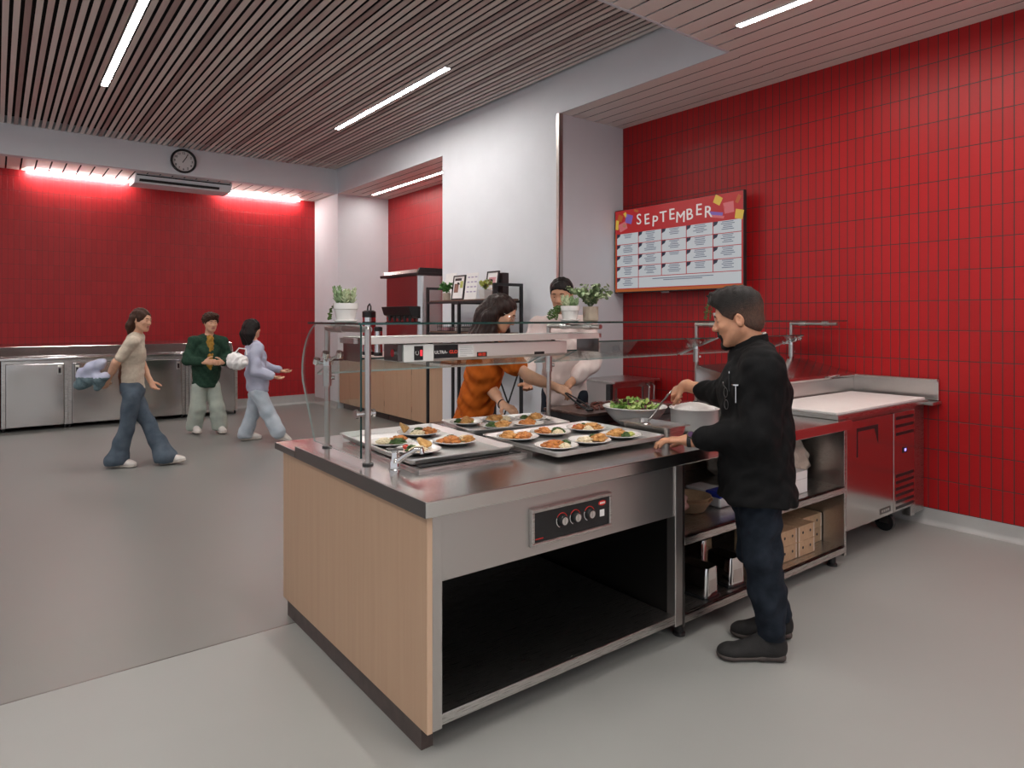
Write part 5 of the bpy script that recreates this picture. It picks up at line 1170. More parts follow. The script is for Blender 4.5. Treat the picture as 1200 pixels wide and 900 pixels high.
def trousers(J, h, m, parent, base, rad, seed, hem=None, amp=.006, pel=(.165, .125), top=.06, k=.03, fs=15):
    S = Solid(); L = J['L']
    S.ecap(J['pelvis'], V(J['pelvis']).lerp(J['waist'], .45), L, pel[0], pel[1], pel[0] * .95, pel[1] * .95, .03)
    for s in 'LR':
        hp, kn, an = J['H' + s], J['K' + s], J['A' + s]; d = (V(an) - V(kn)).normalized()
        S.chain([hp, kn, V(kn).lerp(an, .5), V(an)], rad, k)
        S.cut(V(an) + d * (hem if hem is not None else .02) + d * .0, d) if False else None
    zc = min(J['AL'][2], J['AR'][2]) + (hem if hem is not None else 0)
    S.cut((0, 0, zc), (0, 0, -1))
    return solid_obj('trousers', S, h, m, parent, base, folds(seed, amp, fs, (1, 1, .7), .8))
def sleeve(S, sh, el, wr, u, r0, r1, r2, cuff=True, k=.03):
    """u = how far down the arm the sleeve reaches: 0..1 to the elbow, 1..2 to the wrist"""
    sh, el, wr = V(sh), V(el), V(wr)
    if u <= 1: S.cap(sh, sh.lerp(el, u), r0, r1, k)
    else: S.cap(sh, el, r0, r1, k); S.cap(el, el.lerp(wr, u - 1), r1, r2, k)

# ------------------------------------------------------------------ the chef
def chef():
    f = (-RGT * .995 + FWD * .10).normalized(); L = UP.cross(f).normalized()
    hf = (-RGT * .93 + FWD * .36 - UP * .20).normalized(); hup = (UP * .97 + f * .24).normalized()
    J = dict(L=L, head=P(864, 373, 3.10), hf=hf, hup=hup, neck=P(882, 411, 3.10), chest=P(884, 455, 3.09), waist=P(885, 515, 3.08), pelvis=P(885, 553, 3.08),
             SL=P(893, 431, 2.93), EL=P(889, 512, 2.92), WL=P(810, 516, 3.12), SR=P(874, 436, 3.26), ER=P(848, 462, 3.47), WR=P(803, 452, 3.67),
             HL=P(888, 560, 3.025), KL=P(893, 650, 3.01), HR=P(880, 560, 3.135), KR=P(888, 645, 3.17))
    AL, AR = P(905, 772, 3.03), P(913, 746, 3.243); AL.z = AR.z = 0
    J['AL'] = AL + UP * .09; J['AR'] = AR + UP * .09
    base = V((J['pelvis'].x, J['pelvis'].y, 0))
    S, q = skin_body(J, 1.02, .245, neck=.058, arms=(.052, .044, .045, .029), torso=(.15, .11, .145, .115, .165, .115))
    xl = (P(768, 515, 3.19) - J['WL']); nl = UP
    add_hand(S, J['WL'], xl, UP + RGT * .1, -1, (.16, .42, .35), 1.12, .06, .3, .009)
    xr = P(771, 469, 3.80) - J['WR']
    add_hand(S, J['WR'], xr, UP * .75 - FWD * .55, 1, (.85, 1.1, .7), 1.02, .05, .75)
    body = solid_obj('person', S, .0045, ['skin', 'lip'], None, base, pick=lip_pick(q))
    tag(body, 'male chef in a black jacket and dark jeans working at the steel counter', 'person', 'kitchen staff at the counter')
    s = .245 / .235; face_parts(q, body, base, s, 'hair_dark')
    # hair: cropped sides, fuller waved top
    F_, L_, U_ = basis(hf, hup)
    def hq(a, b, c): return q(a, b, c)
    ax = [F_, L_, U_]; S = Solid()
    S.ell(hq(-.014, 0, .034), ax, (.1035 * s, .0825 * s, .0905 * s), .02); S.ell(hq(-.05, 0, -.03), ax, (.060 * s, .064 * s, .055 * s), .03)
    S.ell(hq(-.012, 0, .072), ax, (.098 * s, .074 * s, .068 * s), .04); S.ell(hq(.040, .004, .106), ax, (.055 * s, .054 * s, .034 * s), .035); S.ell(hq(.070, .0, .094), ax, (.030 * s, .050 * s, .026 * s), .03)
    rr = np.random.default_rng(8)
    for i in range(46):        # short swept locks on the crown
        a_, b_ = rr.uniform(-.075, .085), rr.uniform(-.055, .055); hgt = .112 - .55 * max(0, -a_) ** 1.6 * 1.4 - 4.2 * b_ * b_
        p0 = hq(a_, b_, hgt); p1 = hq(a_ + rr.uniform(-.004, .030), b_ + rr.uniform(-.014, .014), hgt + rr.uniform(.010, .024)); S.cap(p0, p1, .010, .004, .010)
    n = F_ * .60 - U_ * .80; S.cut(hq(.084, 0, .05), F_) if False else None
    S.ell(hq(.105, 0, -.020), ax, (.075 * s, .10, .098 * s), .010, -1); S.cut(hq(.02, 0, .000), n); S.cut(hq(-.05, 0, -.078), -U_)
    for sg in (1, -1): S.ell(hq(-.004, sg * .087, -.010), ax, (.023 * s, .03, .034 * s), .006, -1)
    def tex(co):
        u = (co - np.array(hq(0, 0, .055))) @ np.array(U_); k_ = np.clip(u / .03, 0, 1); return k_ * strands(5, .0028, 120)(co)
    ho = solid_obj('hair', S, .004, 'hair_faded_cut', body, base, tex)
    cc_ = np.empty(len(ho.data.vertices) * 3, np.float32); ho.data.vertices.foreach_get('co', cc_); cc_ = cc_.reshape(-1, 3) + np.array(base)
    rel = cc_ - np.array(hq(0, 0, 0)); u = rel @ np.array(U_); fz = rel @ np.array(F_)
    at = ho.data.attributes.new('length', 'FLOAT', 'POINT'); at.data.foreach_set('value', np.clip((u + .18 * fz - .012) / .085, 0, 1).astype(np.float32) * .75)
    S = Solid(); S.ell(hq(.070, 0, -.108), [F_, L_, U_], (.024 * s, .021 * s, .026 * s), .01); S.cap(hq(.093, -.024, -.060), hq(.090, .0, -.050), .0055, .006, .008); S.cap(hq(.090, .024, -.062), hq(.093, .0, -.050), .0055, .006, .008)
    for sg in (1, -1): S.cap(hq(.086, sg * .026, -.062), hq(.074, sg * .020, -.095), .005, .008, .008)
    solid_obj('goatee', S, .0035, 'hair_dark', body, base, strands(7, .0015, 260))
    # jacket
    S = Solid()
    S.ecap(P(886, 578, 3.07), J['waist'], L, .195, .172, .190, .158, .03); S.ecap(J['waist'], J['chest'], L, .190, .158, .20, .145, .04); S.ecap(J['chest'], P(884, 424, 3.10), L, .20, .140, .135, .10, .05)
    for sd in 'LR': S.cap(V(J['neck']) - UP * .01, V(J['S' + sd]) - UP * .004, .07, .078, .05)
    S.cap(J['SL'], V(J['EL']) + UP * .01, .086, .084, .05); S.cap(V(J['EL']) + UP * .01, V(J['EL']).lerp(J['WL'], .80), .082, .054, .04)
    S.cap(J['SR'], J['ER'], .082, .070, .05); S.cap(J['ER'], V(J['ER']).lerp(J['WR'], .50), .069, .056, .04)
    S.cut((0, 0, .715), (0, 0, -1)); dl = (V(J['WL']) - V(J['EL'])).normalized()
    def fj(co):
        g1 = folds(11, .0065, 9, (1, 1, .8), .9)(co); g2 = folds(12, .0030, 19, (1, 1, .7), .7)(co); return g1 + g2
    jk = solid_obj('chef_jacket', S, .006, 'jacket', body, base, fj)
    # stand collar
    F2, L2, U2 = basis(f, (UP * .93 + f * .36))
    cc = P(880, 401, 3.10); rows = []
    bm = B()
    for zz, rr in ((-.03, .083), (.030, .071), (.032, .068), (-.03, .078)):
        rows.append([bm.verts.new(cc + F2 * math.cos(a) * rr * 1.02 + L2 * math.sin(a) * rr + U2 * (zz - (.012 * math.cos(a) if zz > 0 else 0))) for a in np.linspace(.32, 2 * PI - .32, 40)])
    for a, c in ((0, 1), (1, 2), (2, 3), (3, 0)):
        for i in range(39): bm.faces.new((rows[a][i], rows[a][i + 1], rows[c][i + 1], rows[c][i]))
    for i in (0, 39): bm.faces.new([r[i] for r in rows])
    obj('collar', bm, 'jacket', jk, smooth=True)
    bm = B(); rows = []
    for zz, rr in ((-.01, .0665), (.0345, .0655), (.036, .0635), (-.01, .0645)):
        rows.append([bm.verts.new(cc + F2 * math.cos(a) * rr * 1.02 + L2 * math.sin(a) * rr + U2 * (zz - (.012 * math.cos(a) if zz > 0 else 0))) for a in np.linspace(2.2, 4.0, 20)])
    for a, c in ((0, 1), (1, 2), (2, 3)):
        for i in range(19): bm.faces.new((rows[a][i], rows[a][i + 1], rows[c][i + 1], rows[c][i]))
    obj('undershirt', bm, 'paper', body, smooth=True)
    trousers(J, .006, 'denim_dark', body, base, [.098, .085, .073, .060], 31, hem=.004, amp=.0055, pel=(.150, .125))
    shoe(body, base, AL, (-RGT * .99 + FWD * .10), 'shoe_black', 'sole_dark', .315, .052, .005, 'lace_grey')
    shoe(body, base, AR, (-RGT * .98 + FWD * .10), 'shoe_black', 'sole_dark', .30, .052, .005, 'lace_dark')
    # wrist watch
    c = V(J['WL']) + xl.normalized() * .006; a, b_, d = xl.normalized().cross(UP).normalized(), UP, xl.normalized()
    ring = [c + a * math.cos(t_) * .034 + UP * math.sin(t_) * .0285 for t_ in np.linspace(0, 2 * PI, 28)]
    bm = B(); 
    rows = [[bm.verts.new(p + d * w_ + (p - c).normalized() * o_) for p in ring[:-1]] for w_, o_ in ((-.010, 0), (-.009, .004), (.009, .004), (.010, 0))]
    for r0_, r1_ in zip(rows, rows[1:]):
        for i in range(27): bm.faces.new((r0_[i], r0_[(i + 1) % 27], r1_[(i + 1) % 27], r1_[i]))
    w_ = obj('wrist_watch', bm, 'black_plastic', body, smooth=True)
    nv = (UP * .75 - FWD * .6).normalized(); pc = c + nv * .031
    bm = tube(B(), [pc, pc + nv * .010], .020, 20); obj('watch_case', bm, 'steel_dark', w_, smooth=True)
    bm = tube(B(), [pc + nv * .010, pc + nv * .0108], .016, 20); obj('watch_dial', bm, mat('violet_dial', (.10, .05, .12), .2), w_)
    return J, q
CJ, cq = chef()
# serving spoon in the chef's hand
t = thing('serving_spoon', P(772, 486, 3.68), 'steel serving spoon held by the chef over the insert pan', 'spoon')
p0, p1, p2 = P(787, 458, 3.78), P(776, 471, 3.76), P(760, 493, 3.63)
b = tube(B(), [p0, p1, P(768, 483, 3.70), p2], [.005, .0055, .005, .0045], 10); obj('handle', b, 'steel_dark', t, smooth=True)
b = B(); ball(b, P(756, 497, 3.605), .03, 3, 0, (1.2, .85, .35)); obj('spoon_bowl', b, 'steel', t, smooth='all')
# pens and glasses at the chest
def surf(x, y, t0=2.6, t1=3.2):
    """first point of the chef's jacket along the line of sight through a photo pixel, to hang things on it"""
    dg = bpy.context.evaluated_depsgraph_get(); dg.update(); o = bpy.data.objects['chef_jacket']; a = V((0, 0, CAMH)); d = (P(x, y, 3) - a).normalized()
    loc = o.location + (o.parent.location if o.parent else V((0, 0, 0)))
    ok, hit, nn, _ = o.ray_cast(a - loc, d)
    return (hit + loc, nn) if ok else (P(x, y, 2.95), -FWD)
p, n = surf(864, 456); t = thing('pocket_thermometer', p, 'silver pocket thermometer clipped in the chef jacket pocket', 'thermometer')
b = tube(B(), [p + n * .008 + UP * .016, p + n * .008 - UP * .060], .0035, 8); obj('stem', b, 'chrome', t, smooth=True)
b = tube(B(), [p + n * .008 + UP * .016, p + n * .008 + UP * .022], .017, 18); obj('dial_cap', b, 'chrome', t, smooth=True)
p, n = surf(856, 446); t = thing('pen', p, 'pen clipped to the chef jacket beside the thermometer', 'pen')
b = tube(B(), [p + n * .007 + UP * .03, p + n * .007 - UP * .05], .0042, 8); obj('barrel', b, 'black_plastic', t, smooth=True)
b = tube(B(), [p + n * .007 + UP * .030, p + n * .007 + UP * .04], .0036, 8); obj('pen_clip', b, 'chrome', t, smooth=True)
p, n = surf(853, 466); t = thing('eyeglasses', p, 'thin framed eyeglasses hanging from the chef jacket', 'eyeglasses')
a_ = n.cross(UP).normalized()
for i, (du, dv) in enumerate(((0, .026), (-.005, -.028))):
    c = p + n * .012 + UP * dv + a_ * du
    b = tube(B(), [c + (a_ * .014 * math.cos(k) + UP * .021 * math.sin(k)) for k in np.linspace(0, 2 * PI, 24)], .0014, 6); obj('lens_rim', b, 'steel_dark', t, smooth=True)
b = tube(B(), [p + n * .012 + UP * .047, p + n * .016 + UP * .06 + a_ * .012, p + n * .012 + UP * .07 + a_ * .02], .0018, 6); obj('temple', b, 'steel_dark', t, smooth=True)
b = tube(B(), [p + n * .012 + UP * .006, p + n * .015 - UP * .0, p + n * .012 - UP * .008], .0014, 6); obj('bridge', b, 'chrome', t, smooth=True)

# ------------------------------------------------------------------ woman in orange behind the counter
def woman():
    f = (RGT * .95 + FWD * .31).normalized(); L = UP.cross(f).normalized()
    hf = (RGT * .88 - FWD * .16 - UP * .46).normalized(); hup = (UP * .86 + RGT * .42).normalized()
    J = dict(L=L, head=P(588, 367, 4.45), hf=hf, hup=hup, neck=P(577, 401, 4.52), chest=P(569, 432, 4.56), waist=P(559, 468, 4.64), pelvis=P(552, 491, 4.70),
             SL=P(573, 414, 4.69), EL=P(575, 455, 4.52), WL=P(589, 474, 4.30), SR=P(588, 414, 4.42), ER=P(621, 442, 4.31), WR=P(650, 453, 4.27))
    pv = J['pelvis']; L_ = L
    J['HL'] = pv + L * .085 - UP * .03; J['HR'] = pv - L * .085 - UP * .03
    for s in 'LR':
        h_ = J['H' + s]; J['K' + s] = V((h_.x, h_.y, .46)) + f * .03; J['A' + s] = V((h_.x, h_.y, .085)) - f * .02
    base = V((pv.x, pv.y, 0))
    S, q = skin_body(J, .93, .222, neck=.046, arms=(.046, .040, .040, .026))
    add_hand(S, J['WR'], P(672, 463, 4.245) - J['WR'], UP * .8 - FWD * .5, 1, (.45, .75, .5), .92, .10, .55)
    add_hand(S, J['WL'], P(603, 481, 4.22) - J['WL'], UP * .9 - FWD * .3, -1, (.25, .4, .3), .92, .10, .35)
    body = solid_obj('person', S, .0055, ['skin_f', 'lip'], None, base, pick=lip_pick(q)); s = .222 / .235
    tag(body, 'long haired woman in an orange shirt reaching over the counter with tongs', 'person', 'kitchen staff at the counter')
    face_parts(q, body, base, s, 'hair_long')
    F_, L_h, U_ = basis(hf, hup)
    S = Solid(); S.ell(q(-.018, 0, .036), [F_, L_h, U_], (.110 * s, .091 * s, .096 * s), .02)
    S.cut(q(.055, 0, .04), (F_ * .85 - U_ * .5))
    S2 = Solid(); S2.ell(q(-.018, 0, .036), [F_, L_h, U_], (.108 * s, .091 * s, .096 * s), .02); S2.ell(q(.10, 0, -.03), [F_, L_h, U_], (.088 * s, .085 * s, .098 * s), .012, -1)
    # falling lengths: behind the back, and a curtain on each side of the face
    for sg in (1, -1):
        top = q(-.02, sg * .070, .03); d1 = q(-.055, sg * .082, -.06); dn = V(d1) - UP * .14 - f * .045; S2.chain([top, d1, dn, dn - UP * .07 - f * .02], [.036, .040, .040, .018], .03)
        top = q(.045, sg * .064, .055); d2 = q(.030, sg * .080, -.02)
        if sg > 0: S2.chain([top, d2, V(d2) - UP * .10 + f * .008, V(d2) - UP * .165 + f * .004], [.022, .022, .020, .008], .02)
    for sg in (1, -1):
        a_ = q(-.025, sg * .078, .01); d1 = q(-.04, sg * .084, -.06); S2.chain([a_, d1, V(d1) - UP * .10, V(d1) - UP * .18 - f * .02], [.030, .036, .040, .02], .035)
    top = q(-.09, 0, .02); S2.chain([top, V(q(-.10, 0, -.06)), V(q(-.09, 0, -.08)) - UP * .15 - f * .06, V(q(-.09, 0, -.08)) - UP * .25 - f * .085], [.055, .062, .062, .03], .04)
    solid_obj('long_hair', S2, .0055, 'hair_long', body, base, strands(9, .0030, 120))
    # shirt
    S = Solid()
    S.ecap(pv - UP * .05, J['waist'], L, .168, .130, .150, .118, .03); S.ecap(J['waist'], J['chest'], L, .150, .118, .163, .122, .04); S.ecap(J['chest'], V(J['chest']).lerp(J['neck'], .75), L, .163, .118, .10, .085, .05)
    for sd in 'LR':
        S.cap(V(J['neck']) - UP * .022, V(J['S' + sd]), .055, .064, .04); sleeve(S, J['S' + sd], J['E' + sd], J['W' + sd], .50, .064, .074, .07)
    S.cut(pv - UP * .11, -UP)
    sh = solid_obj('shirt', S, .0065, 'orange', body, base, lambda co: folds(41, .0065, 11, (1, 1, .7), 1.1)(co) + folds(42, .0025, 22)(co))
    bm = B(); c = V(J['neck']) + UP * .0; F2, L2, U2 = basis(f, UP * .95 + f * .3)
    for k in (1, -1):
        pts = [c + F2 * math.cos(a) * .066 + L2 * math.sin(a) * .062 * k + U2 * .018 for a in np.linspace(.1, PI, 14)]; out = [p_ + (p_ - c).normalized() * .030 - U2 * .035 for p_ in pts]
        vi = [bm.verts.new(p_) for p_ in pts]; vo = [bm.verts.new(p_) for p_ in out]; vb = [bm.verts.new(p_ - U2 * .004) for p_ in out]
        for i in range(13): bm.faces.new((vi[i], vi[i + 1], vo[i + 1], vo[i])); bm.faces.new((vo[i], vo[i + 1], vb[i + 1], vb[i]))
    obj('collar', bm, 'orange', sh, smooth=True)
    trousers(J, .009, 'denim_dark', body, base, [.092, .072, .065, .06], 33, hem=-.03, amp=.005, pel=(.155, .115))
    for sd in 'LR':
        a = V(J['A' + sd]); a.z = 0; shoe(body, base, a, f, 'shoe_black', 'sole_dark', .25, .044, .008)
    # spectacles and bracelet
    for sg in (1, -1):
        c = q(.098, sg * .031, .0); b = tube(B(), [c + (L_h * .019 * math.cos(k) + U_ * .016 * math.sin(k)) for k in np.linspace(0, 2 * PI, 20)], .0013, 6); g_ = obj('spectacle_rim', b, 'chrome', body, smooth=True)
        b = tube(B(), [q(.098, sg * .050, .003), q(.05, sg * .078, .006), q(-.01, sg * .084, .008)], .0013, 6); obj('spectacle_temple', b, 'chrome', body, smooth=True)
    x = (P(603, 481, 4.22) - J['WL']).normalized(); a, b2, d = frame_of(x)
    b = tube(B(), [V(J['WL']) - x * .012 + (a * math.cos(k) + b2 * math.sin(k)) * .0275 for k in np.linspace(0, 2 * PI, 24)], .0045, 8); obj('bracelet', b, 'black_plastic', body, smooth=True)
woman()
t = thing('serving_tongs', P(680, 470, 4.2), 'black tipped tongs in the hand of the woman in orange', 'tongs')
a0, a1 = P(664, 461, 4.235), P(691, 480, 4.075)
ax_ = (a1 - a0).normalized(); sd = ax_.cross(UP).normalized()
for k in (1, -1):
    pts = [a0 - ax_ * .03, a0 + sd * k * .008, a0.lerp(a1, .4) + sd * k * .022, a0.lerp(a1, .8) + sd * k * .026, a1 + sd * k * .012]
    b = tube(B(), pts, [.006, .007, .008, .012, .010], 10, flat=.5); ar = obj('arm', b, 'black_plastic', t, smooth=True)
    b = B(); ball(b, a1 + sd * k * .012, .017, 2, 0, (1, 1, .7)); obj('tip', b, 'black_plastic', ar, smooth='all')

# ------------------------------------------------------------------ the others, farther off
def simple_person(label, J, H, top, bottom, hairfn, skin='skin_f', g=.95, h=.009, seed=50, hands=None, shoe_m=('shoe_white', 'sole_white'), shoe_dirs=None, legr=(.10, .085, .085, .10), hem=-.05, topfn=None, group=None, shoe_len=.27, extra=None):
    base = V((J['pelvis'].x, J['pelvis'].y, 0))
    S, q = skin_body(J, g, H)
    for sd in 'LR':
        hd = (hands or {}).get(sd)
        wr = V(J['W' + sd]); x = (wr - V(J['E' + sd])).normalized() if hd is None else hd[0]; n = UP.cross(x).cross(x) if hd is None else hd[1]
        add_hand(S, wr, x, n if n.length > .01 else FWD, (1 if sd == 'R' else -1), (.35, .45, .35), .95, .1, .4, k=.007)
    body = solid_obj('person', S, h * .8, [skin, 'lip'], None, base, pick=lip_pick(q)); tag(body, label, 'person', group); s = H / .235
    face_parts(q, body, base, s, 'hair_brown'); hairfn(q, body, base, s, J)
    topfn(J, body, base, q)
    trousers(J, h, bottom, body, base, list(legr), seed, hem=hem, amp=.006, pel=(.142, .112), fs=7)
    for i, sd in enumerate('LR'):
        an = V(J['A' + sd]); d = (shoe_dirs or {}).get(sd, V(J['f'])); d = V(d).normalized(); u = UP if abs(d.z) < .05 else (UP - d * UP.dot(d)).normalized()
        shoe(body, base, an - u * .085, d, shoe_m[0], shoe_m[1], shoe_len, .046, .009)
    return body, q, base
def long_hair(m, length=.2, bulk=1.0, seed=3):
    def fn(q, body, base, s, J):
        F_, L_, U_ = basis(J['hf'], J['hup']); S = Solid()
        S.ell(q(-.018, 0, .034), [F_, L_, U_], (.110 * s, .092 * s * bulk, .097 * s), .02); S.ell(q(.10, 0, -.035), [F_, L_, U_], (.072 * s, .062 * s, .10 * s), .012, -1)
        for k in (-1, -.4, .4, 1): a = q(-.055, k * .06, .0); S.chain([a, V(q(-.075, k * .066, -.07)), V(q(-.08, k * .066, -.07)) - UP * length], [.045 * bulk, .046 * bulk, .02], .035)
        solid_obj('hair', S, .009, m, body, base, strands(seed, .004, 90))
    return fn
def curly(m):
    def fn(q, body, base, s, J):
        F_, L_, U_ = basis(J['hf'], J['hup']); S = Solid(); S.ell(q(-.018, 0, .042), [F_, L_, U_], (.120 * s, .104 * s, .100 * s), .02); S.ell(q(.055, 0, .092), [F_, L_, U_], (.058, .080, .044), .02)
        S.cut(q(.088, 0, .048), (F_ * .62 - U_ * .78)); S.cut(q(-.02, 0, -.062), -U_)
        solid_obj('hair', S, .008, m, body, base, lambda co: .010 * np.sin(co[:, 0] * 130) * np.sin(co[:, 1] * 120 + 1) * np.sin(co[:, 2] * 125))
    return fn
M['cream'] = cloth('cream_knit', (.60, .52, .42), (.52, .44, .35)); M['brown_knit'] = cloth('brown_knit', (.15, .07, .045), (.11, .05, .035)); M['jeans_mid'] = cloth('mid_denim', (.115, .145, .18), (.07, .095, .125), sc=8)
M['green_hood'] = cloth('dark_green_fleece', (.028, .065, .042), (.018, .045, .03)); M['gold_knit'] = cloth('gold_knit', (.42, .24, .05), (.30, .16, .03)); M['pale_green'] = cloth('pale_green_cotton', (.42, .46, .40), (.34, .38, .34), sc=8)
M['lavender'] = cloth('pale_lavender_knit', (.52, .54, .66), (.44, .46, .60), sc=8); M['pale_denim'] = cloth('pale_denim', (.54, .60, .66), (.44, .51, .58), sc=8); M['pink_shirt'] = cloth('pale_pink_shirt', (.78, .66, .63), (.72, .59, .56), sc=8)
def make_top(m, name='top', ul=1.85, ur=1.85, w=(.158, .118, .148, .11, .165, .118), r=(.062, .056, .046), hem=.06, seed=60, h=.009, pick=None, amp=.007):
    def fn(J, body, base, q):
        S = Solid(); L = J['L']; a, b, c, d, e, f_ = w
        S.ecap(V(J['pelvis']) - UP * (hem - .05), J['waist'], L, a, b, c, d, .03); S.ecap(J['waist'], J['chest'], L, c, d, e, f_, .04); S.ecap(J['chest'], V(J['chest']).lerp(J['neck'], .78), L, e, f_, .10, .085, .05)
        for sd, u in (('L', ul), ('R', ur)): S.cap(V(J['neck']) - UP * .02, V(J['S' + sd]), .056, r[0] * 1.02, .04); sleeve(S, J['S' + sd], J['E' + sd], J['W' + sd], u, *r)
        S.cut(V(J['pelvis']) - UP * hem, -UP)
        return solid_obj(name, S, h, m, body, base, folds(seed, amp, 8, (1, 1, .8), .8), pick=pick(J) if pick else None)
    return fn
# man behind the griddle
def kitchen_man():
    f = (-FWD * .93 - RGT * .36).normalized(); L = UP.cross(f); c = V((3.42, 3.80, 0)); z = lambda v, a=0., b=0.: c + UP * v + f * a + L * b
    J = dict(L=L, f=f, hf=(f - UP * .25).normalized(), hup=(UP + f * .25).normalized(), head=z(1.715, .04), neck=z(1.545, 0), chest=z(1.36, -.01), waist=z(1.12, -.02), pelvis=z(.98, -.03),
             SL=z(1.49, 0, .19), SR=z(1.49, 0, -.19), EL=z(1.22, .10, .25), ER=z(1.22, .08, -.26), WL=z(1.07, .32, .14), WR=z(1.075, .32, -.17),
             HL=z(.94, -.03, .09), HR=z(.94, -.03, -.09), KL=z(.52, 0, .10), KR=z(.52, 0, -.10), AL=z(.085, -.03, .11), AR=z(.085, -.03, -.11))
    def hair(q, body, base, s, J):
        F_, L_, U_ = basis(J['hf'], J['hup']); S = Solid(); S.ell(q(-.016, 0, .042), [F_, L_, U_], (.104 * s, .086 * s, .090 * s), .02); S.cut(q(.075, 0, .055), (F_ * .62 - U_ * .78)); S.cut(q(-.02, 0, -.05), -U_); solid_obj('hair', S, .008, 'hair_dark', body, base, strands(4, .003, 120))
    simple_person('tall man in a pale pink shirt standing behind the griddle and potted herbs', J, .24, None, 'denim_dark', hair, 'skin_d', 1.0, .010, 51, shoe_m=('shoe_black', 'sole_dark'), topfn=make_top('pink_shirt', 'shirt', 1.7, 1.7, (.175, .135, .165, .13, .185, .13), (.072, .066, .055), .10, 61, amp=.009), group='kitchen staff at the counter')
kitchen_man()
# students crossing the hall
def student_a():
    f = RGT; L = UP.cross(f); t = 6.97
    J = dict(L=L, f=f, hf=(RGT * .97 - FWD * .15 - UP * .12).normalized(), hup=UP, head=P(166, 375, t), neck=P(160, 394, t), chest=P(155, 414, t), waist=P(154, 440, t), pelvis=P(155, 457, t),
             SR=P(155, 401, t - .16), ER=P(136, 425, t - .22), WR=P(126, 446, t - .14), SL=P(156, 401, t + .16), EL=P(166, 426, t + .22), WL=P(176, 446, t + .18),
             HR=P(154, 465, t - .08), KR=P(148, 503, t - .06), AR=P(137, 538, t - .06), HL=P(156, 465, t + .08), KL=P(176, 500, t + .08), AL=P(194, 535, t + .08))
    def pick(J):
        c = np.array(V(J['chest'])); fz = np.array(f)
        return lambda co: ((co - c) @ fz < -.035).astype(int)
    simple_person('young person striding in flared jeans and a cream and brown knit top', J, .225, None, 'jeans_mid', long_hair('hair_brown', .10, .92), 'skin_f', .92, .009, 52, legr=(.092, .070, .080, .115), hem=-.055,
                  shoe_dirs={'R': RGT, 'L': RGT * .97 + UP * .16}, topfn=make_top(['cream', 'brown_knit'], 'knit_top', .75, .75, (.142, .108, .132, .10, .15, .108), (.055, .058, .05), .03, 62, pick=pick, amp=.005), group='students crossing the hall')
    # jacket carried over the arm
    t_ = thing('folded_jacket', P(110, 441, 6.80), 'grey lilac jacket carried over the arm of the striding student in jeans', 'jacket')
    S = Solid(); S.cap(P(120, 425, 6.76), P(96, 439, 6.80), .055, .065, .05); S.cap(P(114, 443, 6.76), P(92, 451, 6.80), .055, .05, .05); S.cap(P(124, 441, 6.74), P(114, 453, 6.76), .045, .035, .04)
    a0, n0 = np.array(P(104, 437, 6.8)), 0
    solid_obj('jacket_body', S, .009, ['lavender', cloth('teal_lining', (.16, .22, .24), (.10, .15, .17))], t_, P(110, 441, 6.80), folds(71, .012, 14), pick=lambda co: (co[:, 2] < P(104, 442, 6.8).z).astype(int))
student_a()
def student_b():
    f = (RGT * .62 - FWD * .78).normalized(); L = UP.cross(f); t = 8.96; k = t / 785
    def z(x, y, a=0., b=0.): return P(x, y, t) + f * a + L * b
    J = dict(L=L, f=f, hf=(RGT * .72 - FWD * .68 - UP * .10).normalized(), hup=UP, head=P(247, 378, t - .03), neck=P(245, 394, t), chest=P(243, 414, t), waist=P(242, 434, t), pelvis=P(241, 448, t),
             SL=z(245, 400, 0, .17), SR=z(243, 400, 0, -.17), EL=z(245, 420, .02, .24), ER=z(243, 421, .02, -.25), WL=z(246, 424, .23, .10), WR=z(243, 423, .24, -.10),
             HL=z(242, 453, 0, .085), HR=z(241, 453, 0, -.085), KL=z(244, 478, .05, .10), KR=z(240, 478, .02, -.09), AL=z(247, 499, .04, .10), AR=z(238, 498, -.02, -.10))
    simple_person('young person in a dark green hoodie over gold knit, hands held together', J, .232, None, 'pale_green', curly('hair_brown'), 'skin_f', .95, .009, 53, legr=(.092, .098, .100, .102), hem=-.05, hands={'L': (-L * .8 + f * .5, f), 'R': (L * .8 + f * .5, f)},
                  topfn=make_top('green_hood', 'hoodie', 1.85, 1.85, (.165, .135, .165, .135, .168, .125), (.070, .066, .054), .06, 63, amp=.008), group='students crossing the hall')
    body = [o for o in bpy.data.objects if o.get('label', '').startswith('young person in a dark green')][0]; base = BASE[body]
    S = Solid(); S.ecap(V(J['waist']) + UP * .04 + f * .07, V(J['chest']).lerp(J['neck'], .85) + f * .055, L, .060, .085, .050, .07, .03); solid_obj('knit_shirt', S, .009, 'gold_knit', body, base, folds(72, .006, 20))
    for sg in (1, -1):
        S = Solid(); S.chain([V(J['neck']) + L * sg * .07 - f * .03 - UP * .01, V(J['neck']) + L * sg * .05 + f * .06 - UP * .05], [.034, .02], .02); S.cap(V(J['neck']) - f * .08 - UP * .03 + L * sg * .04, V(J['neck']) - f * .09 - UP * .07, .05, .045, .03); solid_obj('hood', S, .009, 'green_hood', body, base)
student_b()
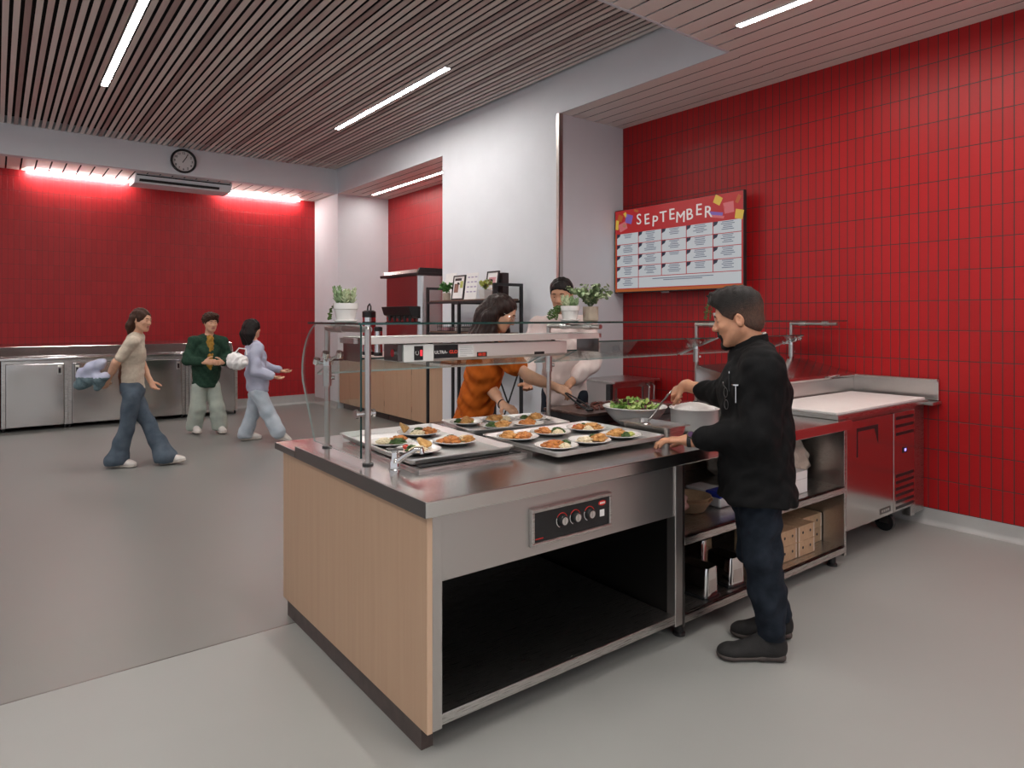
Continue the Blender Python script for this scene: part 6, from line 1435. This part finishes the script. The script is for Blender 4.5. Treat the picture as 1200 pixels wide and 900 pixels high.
def student_c():
    f = (RGT * .88 + FWD * .47).normalized(); L = UP.cross(f); t = 8.37
    def z(x, y, a=0., b=0.): return P(x, y, t) + f * a + L * b
    J = dict(L=L, f=f, hf=(RGT * .55 + FWD * .83).normalized(), hup=UP, head=P(296, 385, t), neck=P(297, 402, t), chest=P(299, 420, t), waist=P(301, 440, t), pelvis=P(302, 453, t),
             SL=z(297, 408, 0, .16), SR=z(299, 408, 0, -.16), EL=z(298, 428, .08, .23), ER=z(300, 432, -.05, -.21), WL=z(303, 436, .28, .16), WR=z(301, 440, .15, -.21),
             HL=z(302, 460, 0, .08), HR=z(302, 460, 0, -.08), KL=z(296, 486, .0, .08), KR=z(312, 482, .0, -.08), AL=z(288, 509, .0, .06), AR=z(325, 505, .0, -.06))
    simple_person('dark haired person in pale lavender sweater and wide pale blue trousers', J, .225, None, 'pale_denim', long_hair('hair_dark', .12, 1.1), 'skin_f', .92, .009, 54, legr=(.10, .083, .082, .092), hem=-.055, shoe_dirs={'L': f, 'R': RGT * .8 + FWD * .35 - UP * .35},
                  topfn=make_top('lavender', 'sweater', 1.9, 1.9, (.172, .14, .168, .135, .168, .125), (.074, .068, .052), .06, 64, amp=.009), group='students crossing the hall')
    t_ = thing('white_bag', P(282, 424, 8.1), 'soft white bag held between the two standing students', 'bag')
    S = Solid(); S.ell(P(278, 424, 8.05), [RGT, FWD, UP], (.13, .09, .095), .02); S.ell(P(275, 420, 8.1), [RGT, FWD, UP], (.09, .08, .07), .04)
    solid_obj('bag_body', S, .009, 'paper', t_, P(282, 424, 8.1), folds(73, .008, 18))
    b = tube(B(), [P(272, 418, 8.1), P(280, 408, 8.12), P(288, 409, 8.1), P(289, 416, 8.08)], .008, 8); obj('strap', b, 'paper', t_, smooth=True)
student_c()
# ------------------------------------------------------------------ light, camera, look
w = bpy.data.worlds.new('world'); SC.world = w; w.use_nodes = True
w.node_tree.nodes['Background'].inputs['Color'].default_value = (.93, .94, 1, 1); w.node_tree.nodes['Background'].inputs['Strength'].default_value = .48
cd = bpy.data.cameras.new('camera'); cam = bpy.data.objects.new('camera', cd); COL.objects.link(cam); SC.camera = cam
cd.sensor_width = 36; cd.sensor_fit = 'HORIZONTAL'; cd.lens = 36 * FPX / 1200; cd.shift_y = -(450 - HY) / 1200; cd.clip_start = .05
cam.location = (0, 0, CAMH); cam.rotation_euler = (PI / 2, 0, -YAW)
vs = SC.view_settings; vs.view_transform = 'Standard'; vs.look = 'None'; vs.gamma = 1; vs.exposure = 0.42; vs.use_curve_mapping = False
SC.cycles.max_bounces = 8; SC.cycles.transparent_max_bounces = 16; SC.cycles.use_denoising = True; SC.cycles.sample_clamp_indirect = 3; SC.cycles.caustics_reflective = False; SC.cycles.caustics_refractive = False
